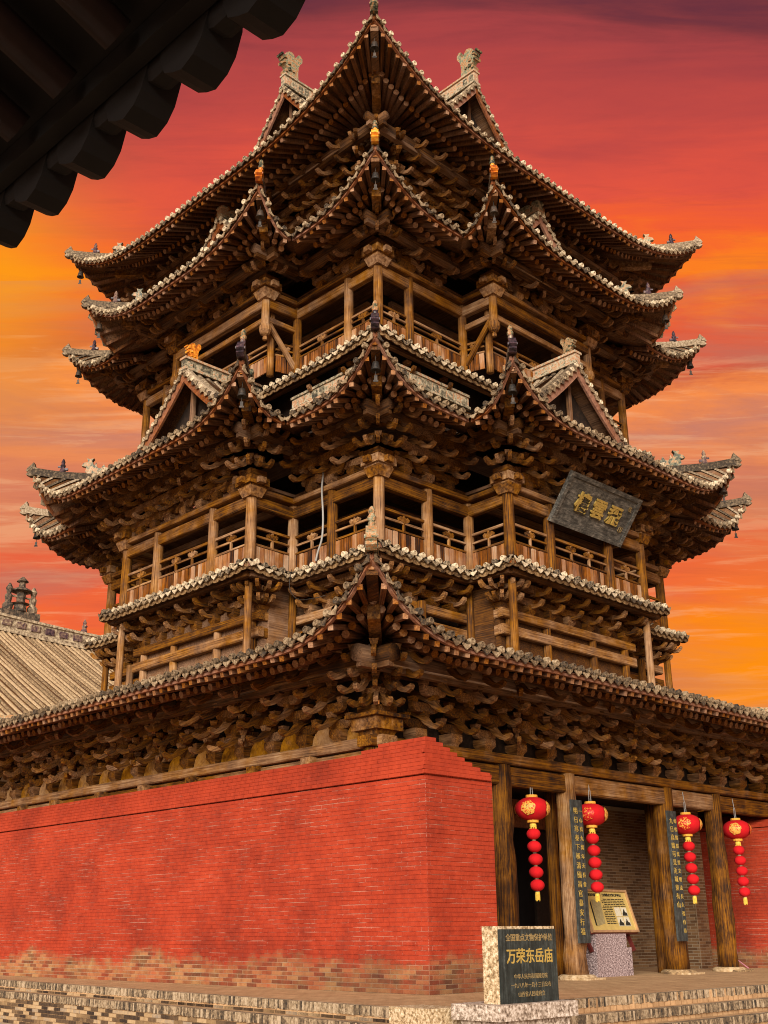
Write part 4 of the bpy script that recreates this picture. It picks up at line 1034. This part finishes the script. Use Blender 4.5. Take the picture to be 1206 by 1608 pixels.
couplet(-1.56, 'narrow dark couplet board with gold characters on the porch column left of the doorway', [(-.05, '明日寒泰下極清國昌官慕安行福', 1.78, .11), (.075, '一心真九萬年天長會', 1.78, .085)])
couplet(1.22, 'narrow dark couplet board with gold characters on the porch column right of the doorway', [(-.05, '九日高臨可見近城東有山', 1.78, .11), (.075, '峰鳴獨照萬里文明流長大福自寿', 1.78, .085)])

# ------------------------------------------------------------------ information board
ib = obj('information_board', None, T(5.3, 0, ZF), label='gold printed information board tilted on a pink granite pedestal in the porch', cat='information board')
m = MB(); m.box((0, 0, 0), (.34, .86, .66)); obj('pedestal', m.mesh('pedestal', 'granite_pink'), T(5.33, -.16, ZF + .33), ib)
m = MB(); m.box((0, 0, 0), (.30, .30, .44)); obj('pedestal_block', m.mesh('pedestal_block', 'granite_pink'), T(5.28, .36, ZF + .22), ib)
bu = Vector((-.30, 0, .95)).normalized(); bn = Vector((.95, 0, .30)).normalized(); bc = Vector((5.40, -.02, .29)); Mi = basis(bc, (0, 1, 0), bu, bn)
m = MB(); m.box((0, 0, -.05), (1.36, .74, .05)); obj('back_frame', m.mesh('back_frame', 'board_frame'), Mi, ib)
for sy in (-1, 1):
    m = MB(); m.box((0, sy * .34, 0), (1.32, .035, .05)); obj('front_frame', m.mesh('front_frame', 'board_edge'), Mi, ib)
    m = MB(); m.box((sy * .645, 0, 0), (.03, .645, .05)); obj('front_frame', m.mesh('front_frame', 'board_edge'), Mi, ib)
m = MB(); m.box((0, 0, -.012), (1.25, .64, .02)); pan = obj('printed_panel', m.mesh('printed_panel', 'board_gold'), Mi, ib)
for sy in (-1, 1):
    m = MB(); m.box((0, 0, 0), (.05, .05, .5)); obj('bracket_leg', m.mesh('bracket_leg', 'board_frame'), T(5.33, -.02 + sy * .60, -.12) @ Matrix.Rotation(-.42, 4, 'Y'), ib)
obj('lettering', text_mesh('万荣东岳庙飞云楼（全国重点文物保护单位）', .052, 'print_black', .001, bold=.002), Mi @ T(0, .265, .002), pan)
m = MB(); m.prism([(-.5, -.26), (-.5, .18), (-.46, .21), (-.46, -.25)], .002, Matrix.Rotation(-PI / 2, 4, 'X') @ Matrix.Identity(4)) if False else None
m = MB(); m.add([(-.50, -.24, .001), (-.46, -.25, .001), (-.44, .20, .001), (-.48, .12, .001)], [(0, 1, 2, 3)]); obj('print_shape', m.mesh('print_shape', 'print_black'), Mi, pan)
m = MB(); m.add([(-.45, -.25, .001), (-.22, -.21, .001), (-.17, .17, .001), (-.42, .19, .001)], [(0, 1, 2, 3)]); obj('print_shape', m.mesh('print_shape', 'print_grey'), Mi, pan)
m = MB()
for r_ in range(15):
    y = .19 - r_ * .029; x0, x1 = (-.13, .52) if r_ < 5 else (-.16, .12); x = x0 + (.05 if r_ in (0, 3, 7) else 0)
    while x < x1 - .02:
        l = random.uniform(.03, .11); l = min(l, x1 - x); m.add([(x, y, .001), (x + l, y, .001), (x + l, y + .014, .001), (x, y + .014, .001)], [(0, 1, 2, 3)]); x += l + .012
obj('print_lines', m.mesh('print_lines', 'print_black'), Mi, pan, kind='stuff')
for (x, y, c) in ((.16, -.09, 'print_pale'), (.345, -.09, 'print_pale'), (.16, -.255, 'print_pale'), (.345, -.255, 'print_pale')):
    m = MB(); m.add([(x, y, .001), (x + .165, y, .001), (x + .165, y + .15, .001), (x, y + .15, .001)], [(0, 1, 2, 3)]); ph = obj('print_picture', m.mesh('print_picture', c), Mi, pan)
    m = MB()
    if not (x < .2 and y > -.1): m.add([(x + .01, y + .01, .002), (x + .155, y + .01, .002), (x + .15, y + .06, .002), (x + .11, y + .07, .002), (x + .085, y + .13, .002), (x + .05, y + .08, .002), (x + .02, y + .05, .002)], [tuple(range(7))])
    if m.v: obj('print_shape', m.mesh('print_shape', 'print_black'), Mi, pan)

# ------------------------------------------------------------------ lantern strings
def lantern(y, x, label):
    L = obj('lantern_string', None, T(x, y, .62), label=label, cat='lantern', group='red lantern strings hung along the porch')
    def body(r, rz, n=24, ribs=12):
        m = MB(); vs = []; fs = []; J = 11
        for j in range(J):
            t = -PI / 2 * .82 + PI * .82 * j / (J - 1)
            for i in range(n): rr = r * math.cos(t) * (1 - (.075 if i % 2 else 0)); vs.append((rr * math.cos(2 * PI * i / n), rr * math.sin(2 * PI * i / n), rz * math.sin(t)))
        for j in range(J - 1):
            for i in range(n): fs.append((j * n + i, j * n + (i + 1) % n, (j + 1) * n + (i + 1) % n, (j + 1) * n + i))
        fs += [tuple(range(n - 1, -1, -1)), tuple(range((J - 1) * n, J * n))]
        return m.add(vs, fs).mesh('lantern_body', 'lantern_red', True)
    a = random.uniform(0, 1)
    big = obj('big_lantern', body(.275, .185), T(x, y, 1.78) @ Matrix.Rotation(random.uniform(-.05, .05), 4, 'X') @ RZ(a), L)
    m = MB(); m.lathe([(.09, -.02), (.095, .02), (.09, .035)], 14); obj('top_ring', m.mesh('top_ring', 'lantern_gold'), T(x, y, 1.955), big)
    m = MB(); m.lathe([(.09, -.035), (.095, .0), (.09, .02)], 14); obj('bottom_ring', m.mesh('bottom_ring', 'lantern_gold'), T(x, y, 1.605), big)
    # gold emblem patches around the belly
    for q in range(4):
        m = MB(); ang = .15 + a * .3 + q * PI / 2; vs = [(.281, 0, 0)]; fs = []; nr_, na = 4, 18
        for j_ in range(1, nr_ + 1):
            for i_ in range(na):
                rr = j_ / nr_ * (1 + .08 * math.sin(6 * 2 * PI * i_ / na)); hh = .42 * rr * math.cos(2 * PI * i_ / na); vv = .62 * rr * math.sin(2 * PI * i_ / na)
                vs.append((.282 * math.cos(vv) * math.cos(hh), .282 * math.cos(vv) * math.sin(hh), .191 * math.sin(vv)))
        fs += [(0, 1 + i_, 1 + (i_ + 1) % na) for i_ in range(na)]
        for j_ in range(nr_ - 1):
            for i_ in range(na): fs.append((1 + j_ * na + i_, 1 + (j_ + 1) * na + i_, 1 + (j_ + 1) * na + (i_ + 1) % na, 1 + j_ * na + (i_ + 1) % na))
        m.add(vs, fs); obj('gold_emblem', m.mesh('gold_emblem', 'lantern_emblem'), T(x, y, 1.78) @ RZ(ang), big)
    m = MB(); m.lathe([(.05, 0), (.055, .03), (.04, .07), (.05, .1)], 10); 
    for i in range(8): t = i * PI / 4; m.box((.045 * math.cos(t), .045 * math.sin(t), -.02 - .02 * (i % 3)), (.015, .015, .1))
    obj('upper_tassel', m.mesh('upper_tassel', 'tassel_yellow'), T(x, y, 1.50), L)
    z = 1.40; sm = body(.112, .088, 20)
    for i in range(5):
        o = obj('small_lantern', sm, T(x + .006 * i, y + .004 * math.sin(i * 2.1 + y), z - i * .19) @ Matrix.Rotation(random.uniform(-.12, .12), 4, 'X') @ RZ(random.uniform(0, 3)), L)
        m = MB(); m.lathe([(.03, -.012), (.032, .0), (.03, .012)], 10); obj('link_ring', m.mesh('link_ring', 'tile_cream'), T(x + .006 * i, y, z - i * .19 - .095), o)
    m = MB()
    for i in range(10): t = i * PI / 5; m.box((.028 * math.cos(t), .028 * math.sin(t), -.05 - .008 * (i % 3)), (.012, .012, .1))
    m.lathe([(.035, -.02), (.035, .015)], 10); obj('tassel', m.mesh('tassel', 'tassel_yellow'), T(x + .02, y, z - 4 * .19 - .115), L)
    m = MB()
    for dy in (-.03, .03): m.tube((0, dy, 1.97), (0, dy * .6, 2.18), .006, .006, 5)
    m.tube((0, 0, 2.17), (-.02, 0, 2.36), .007, .007, 5); obj('hanging_wire', m.mesh('hanging_wire', 'wire_white'), T(x, y, 0), L)
lantern(-2.44, 5.80, 'red lantern string nearest the red wall, left of all couplet boards')
lantern(-.93, 5.82, 'red lantern string above the information board, beside the left couplet board')
lantern(1.95, 5.84, 'red lantern string just right of the right couplet board')
lantern(3.72, 5.84, 'rightmost red lantern string, hanging against the far red wall')

# ------------------------------------------------------------------ wind bells
def bell_mesh():
    m = MB(); m.lathe([(.028, .13), (.05, .12), (.062, .07), (.07, .02), (.088, -.03), (.08, -.03), (.03, .0)], 12); m.tube((0, 0, .13), (0, 0, .28), .008, .008, 5); return m.mesh('bell_body', 'bronze', True)
BELL = bell_mesh(); m = MB(); m.tube((0, 0, .04), (0, 0, -.12), .006, .006, 5); m.box((0, 0, -.16), (.05, .008, .09)); m.box((0, 0, -.21), (.08, .008, .03)); CLAP = m.mesh('clapper', 'bronze')
def side(tip):
    lat = (tip.x + tip.y) / 1.414
    return lat
TN = {'e4': 'topmost eave', 'e3': 'upper eave', 'e2': 'middle eave', 'e1': 'lowest eave'}
for tier, p, tip in TIPS:
    lat = side(tip); fr = (tip.x - tip.y) / 1.414
    if tier == 'e1' : continue
    if tier == 'e4' and lat > 3: continue
    H = {'e4': 5.52, 'e3': 5.38, 'e2': 5.80}[tier]
    main = abs(abs(tip.x) - H) < .1 and abs(abs(tip.y) - H) < .1
    if abs(lat) < 1: where = 'the front corner tip'
    else:
        sd = 'left' if lat < 0 else 'right'
        if main: where = f'the far {sd} corner tip'
        else: where = f'the {"near" if fr > 5 else "far"} tip of the {sd} porch'
    if tier == 'e2' and 'far tip of the left' in where: continue
    b = obj('wind_bell', None, T(p.x, p.y, p.z - .28), label=f'small bronze wind bell under {where} of the {TN[tier]}', cat='bell', group='wind bells under the eave tips')
    obj('bell_body', BELL, T(p.x, p.y, p.z - .2), b); obj('clapper', CLAP, T(p.x, p.y, p.z - .2) @ RZ(.8), b)

# ------------------------------------------------------------------ cable on the lower balcony
def path_obj(name, pts, r, mat, label, cat):
    n = 8; P = [Vector(p) for p in pts]; m = MB()
    fine = []
    for i in range(len(P) - 1):
        p0, p1, p2, p3 = P[max(i - 1, 0)], P[i], P[i + 1], P[min(i + 2, len(P) - 1)]
        for j in range(6):
            t = j / 6; fine.append(.5 * ((2 * p1) + (p2 - p0) * t + (2 * p0 - 5 * p1 + 4 * p2 - p3) * t * t + (3 * p1 - p0 - 3 * p2 + p3) * t ** 3))
    fine.append(P[-1]); vs = []; fs = []
    for i, p in enumerate(fine):
        d = (fine[min(i + 1, len(fine) - 1)] - fine[max(i - 1, 0)]).normalized(); a = d.cross(Vector((.3, .5, .1))).normalized(); b = d.cross(a)
        vs += [p + (a * math.cos(2 * PI * k / n) + b * math.sin(2 * PI * k / n)) * r for k in range(n)]
    for i in range(len(fine) - 1):
        for k in range(n): fs.append((i * n + k, i * n + (k + 1) % n, (i + 1) * n + (k + 1) % n, (i + 1) * n + k))
    fs += [tuple(range(n - 1, -1, -1)), tuple(range((len(fine) - 1) * n, len(fine) * n))]
    return obj(name, m.add(vs, fs).mesh(name, mat, True), Matrix(), label=label, cat=cat)
path_obj('white_pipe', [(3.05, -4.48, 7.75), (3.04, -4.5, 7.4), (3.08, -4.5, 6.9), (3.06, -4.5, 6.5), (2.95, -4.5, 6.25), (2.9, -4.5, 6.1)], .018, 'wire_white', 'thin pale downpipe hanging beside a balcony column of the middle storey', 'pipe')
path_obj('wire_loop', [(2.6, -4.8, 5.95), (2.62, -4.85, 5.6), (2.85, -4.85, 5.35), (3.2, -4.8, 5.3), (3.4, -4.7, 5.33)], .007, 'bronze', 'loose dark wire looping below the tiled balcony skirt', 'wire')

# ------------------------------------------------------------------ background hall at the left
hall = obj('background_hall', None, T(-14, 0, ZG), label='distant hall with a broad tan tiled roof behind the tower at left', cat='building')
HX, HZ = -16.0, 8.85
def hz(x): t = (x - HX) / 8.5; return HZ - .57 * (x - HX) + .006 * (x - HX) ** 2
def hy(y): return .012 * (y - 3) ** 2
m = MB(); rb = MB(); ys = [-8 + i * .2 for i in range(72)]; xs = [HX + i * .78 for i in range(11)]
vs = [(x, y, hz(x) + hy(y) * .6 * (1 - (x - HX) / 7.8)) for y in ys for x in xs]; m.add(vs, [(i * 11 + j, i * 11 + j + 1, (i + 1) * 11 + j + 1, (i + 1) * 11 + j) for i in range(71) for j in range(10)])
obj('roof_slope', m.mesh('roof_slope', 'dark_wood_x'), Matrix(), hall)
for y in ys: part('roof_tile_row', None, None, None, hall) if False else None
for y in ys:
    y += random.uniform(-.02, .02); q = MB(); half_tube([Vector((x, y + random.uniform(-.012, .012), random.uniform(-.012, .012) + hz(x) + hy(y) * .6 * (1 - (x - HX) / 7.8))) for x in xs], Vector((0, 1, 0)), .058, q); obj('tile_row', q.mesh('tile_row', 'hall_tile' if 'hall_tile' in MATS else 'roof_tile', True), Matrix(), hall)
q = MB(); path = [Vector((HX, y, HZ + hy(y) * .6)) for y in ys]
q.sweep(path, [(-.2, -.05), (.2, -.05), (.2, .08), (.12, .1), (.12, .42), (.17, .44), (.17, .52), (-.17, .52), (-.17, .44), (-.12, .42), (-.12, .1), (-.2, .08)]); obj('ridge', q.mesh('ridge', 'hall_ridge' if 'hall_ridge' in MATS else 'roof_tile'), Matrix(), hall)
q = MB()
for i in range(30): q.box((HX + .13, -7.8 + i * .5, HZ + hy(-7.8 + i * .5) * .6 + .27), (.06, .3, .2))
obj('ridge_relief', q.mesh('ridge_relief', 'glaze_dark'), Matrix(), hall, kind='stuff')
yk = -.85; zk = HZ + hy(yk) * .6 + .5
q = MB(); q.box((0, 0, .12), (.3, 1.3, .24)); 
q.lathe([(.22, .24), (.2, .45), (.3, .5), (.14, .55), (.16, .85), (.36, .9), (.3, .96), (.12, 1.05), (.1, 1.2), (.2, 1.24), (.04, 1.4)], 8)
for sy in (-.42, .42): q.lathe([(.16, .24), (.18, .4), (.1, .5), (.13, .7), (.07, .78), (.12, .95), (.03, 1.12)], 8, T(0, sy, 0)); q.box((0, sy / 2, .72), (.05, .45, .05))
obj('ridge_ornament', q.mesh('ridge_ornament', 'hall_ridge'), T(HX, yk, zk), hall)
obj('ridge_figure', FIG['rider', 'glaze_dark'], T(HX, 1.5, HZ + hy(1.5) * .6 + .5) @ Matrix.Scale(1.5, 4), hall)
m = MB(); m.box((HX, 0, (ZG + 4.0) / 2), (12, 12, 4.0 - ZG)); obj('wall', m.mesh('wall', 'brown_brick'), Matrix(), hall)
m = MB(); m.add([(x - 2 * (x - HX), y, hz(x) + hy(y) * .6 - .02) for y in ys for x in xs], [(i * 11 + j, (i + 1) * 11 + j, (i + 1) * 11 + j + 1, i * 11 + j + 1) for i in range(71) for j in range(10)]); obj('roof_slope', m.mesh('roof_slope', 'roof_tile'), Matrix(), hall)

# ------------------------------------------------------------------ foreground eave, top left
FY = -15.2
fh = obj('foreground_eave', None, T(14.5, FY - 1, 2.5), label='dark silhouetted tiled eave of a nearby building, seen from below', cat='eave')
xs = [15.66 - .335 * i for i in range(-4, 12)]
def fz(x): return 2.72 + .035 * (15.4 - x) + .006 * (15.4 - x) ** 2
m = MB(); n = len(xs)
def fpt(x, d, dz=0): return Vector((x, FY - d, fz(x) + .42 * d + dz))
vs = [fpt(x, d, dz) for dz in (0, -.05) for x in (xs[0] + .2, *xs, xs[-1] - .3) for d in (0, 1.0, 2.6)]; c3 = 3; nn = n + 2
fs = []
for b_ in range(2):
    for i in range(nn - 1):
        for j in range(2):
            q = (b_ * nn * 3 + i * 3 + j, b_ * nn * 3 + (i + 1) * 3 + j, b_ * nn * 3 + (i + 1) * 3 + j + 1, b_ * nn * 3 + i * 3 + j + 1); fs.append(q if b_ else q[::-1])
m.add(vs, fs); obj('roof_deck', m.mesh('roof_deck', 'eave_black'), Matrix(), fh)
for x in xs:
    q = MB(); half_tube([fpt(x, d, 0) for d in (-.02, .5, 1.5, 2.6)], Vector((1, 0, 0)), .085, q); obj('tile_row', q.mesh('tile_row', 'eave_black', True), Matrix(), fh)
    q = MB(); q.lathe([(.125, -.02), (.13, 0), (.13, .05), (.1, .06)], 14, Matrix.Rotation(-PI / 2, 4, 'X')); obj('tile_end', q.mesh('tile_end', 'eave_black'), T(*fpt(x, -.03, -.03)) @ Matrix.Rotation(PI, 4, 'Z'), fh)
    q = MB(); q.prism([(-.125, .10), (-.13, -.10), (-.10, -.17), (-.05, -.2), (.0, -.22), (.06, -.2), (.10, -.16), (.13, -.08), (.125, .10)], .13); obj('drip_tile', q.mesh('drip_tile', 'eave_black'), T(*fpt(x - .17, -.03, -.02)), fh)
    q = MB(); q.tube((0, 0, 0), (0, -2.4, 2.4 * .42), .062, .066, 10); obj('rafter', q.mesh('rafter', 'eave_rafter', True), T(*fpt(x - .02, .16, -.15)), fh)
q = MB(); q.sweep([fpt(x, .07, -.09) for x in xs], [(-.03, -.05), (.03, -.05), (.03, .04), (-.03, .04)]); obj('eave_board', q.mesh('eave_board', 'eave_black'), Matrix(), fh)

# ------------------------------------------------------------------ small things at the right edge
m = MB(); bs = obj('barrier_stand', None, T(5.2, 4.35, ZF), label='thin pink barrier pole on tripod feet behind the last porch column', cat='barrier stand')
m.tube((0, 0, .08), (0, 0, 1.15), .014, .014, 8); obj('pole', m.mesh('pole', 'rope_pink'), T(5.2, 4.35, ZF), bs)
for a in (0, 2.1, 4.2):
    m = MB(); m.tube((0, 0, .16), (.22 * math.cos(a), .22 * math.sin(a), .01), .012, .012, 6); obj('foot', m.mesh('foot', 'rope_pink'), T(5.2, 4.35, ZF), bs)
tb = obj('stone_tablet', None, T(6.3, 4.4, ZF), label='dark rounded stone tablet on a plinth cut by the right edge', cat='stone tablet')
m = MB(); m.prism([(-.28, 0), (-.28, .62), (-.2, .76), (0, .82), (.2, .76), (.28, .62), (.28, 0)], .14, Matrix()); obj('tablet', m.mesh('tablet', 'plaque_black'), T(6.45, 4.5, ZF + .3), tb)
m = MB(); m.box((0, 0, .15), (.7, .34, .3)); obj('plinth', m.mesh('plinth', 'brown_brick'), T(6.45, 4.5, ZF), tb)
flush()
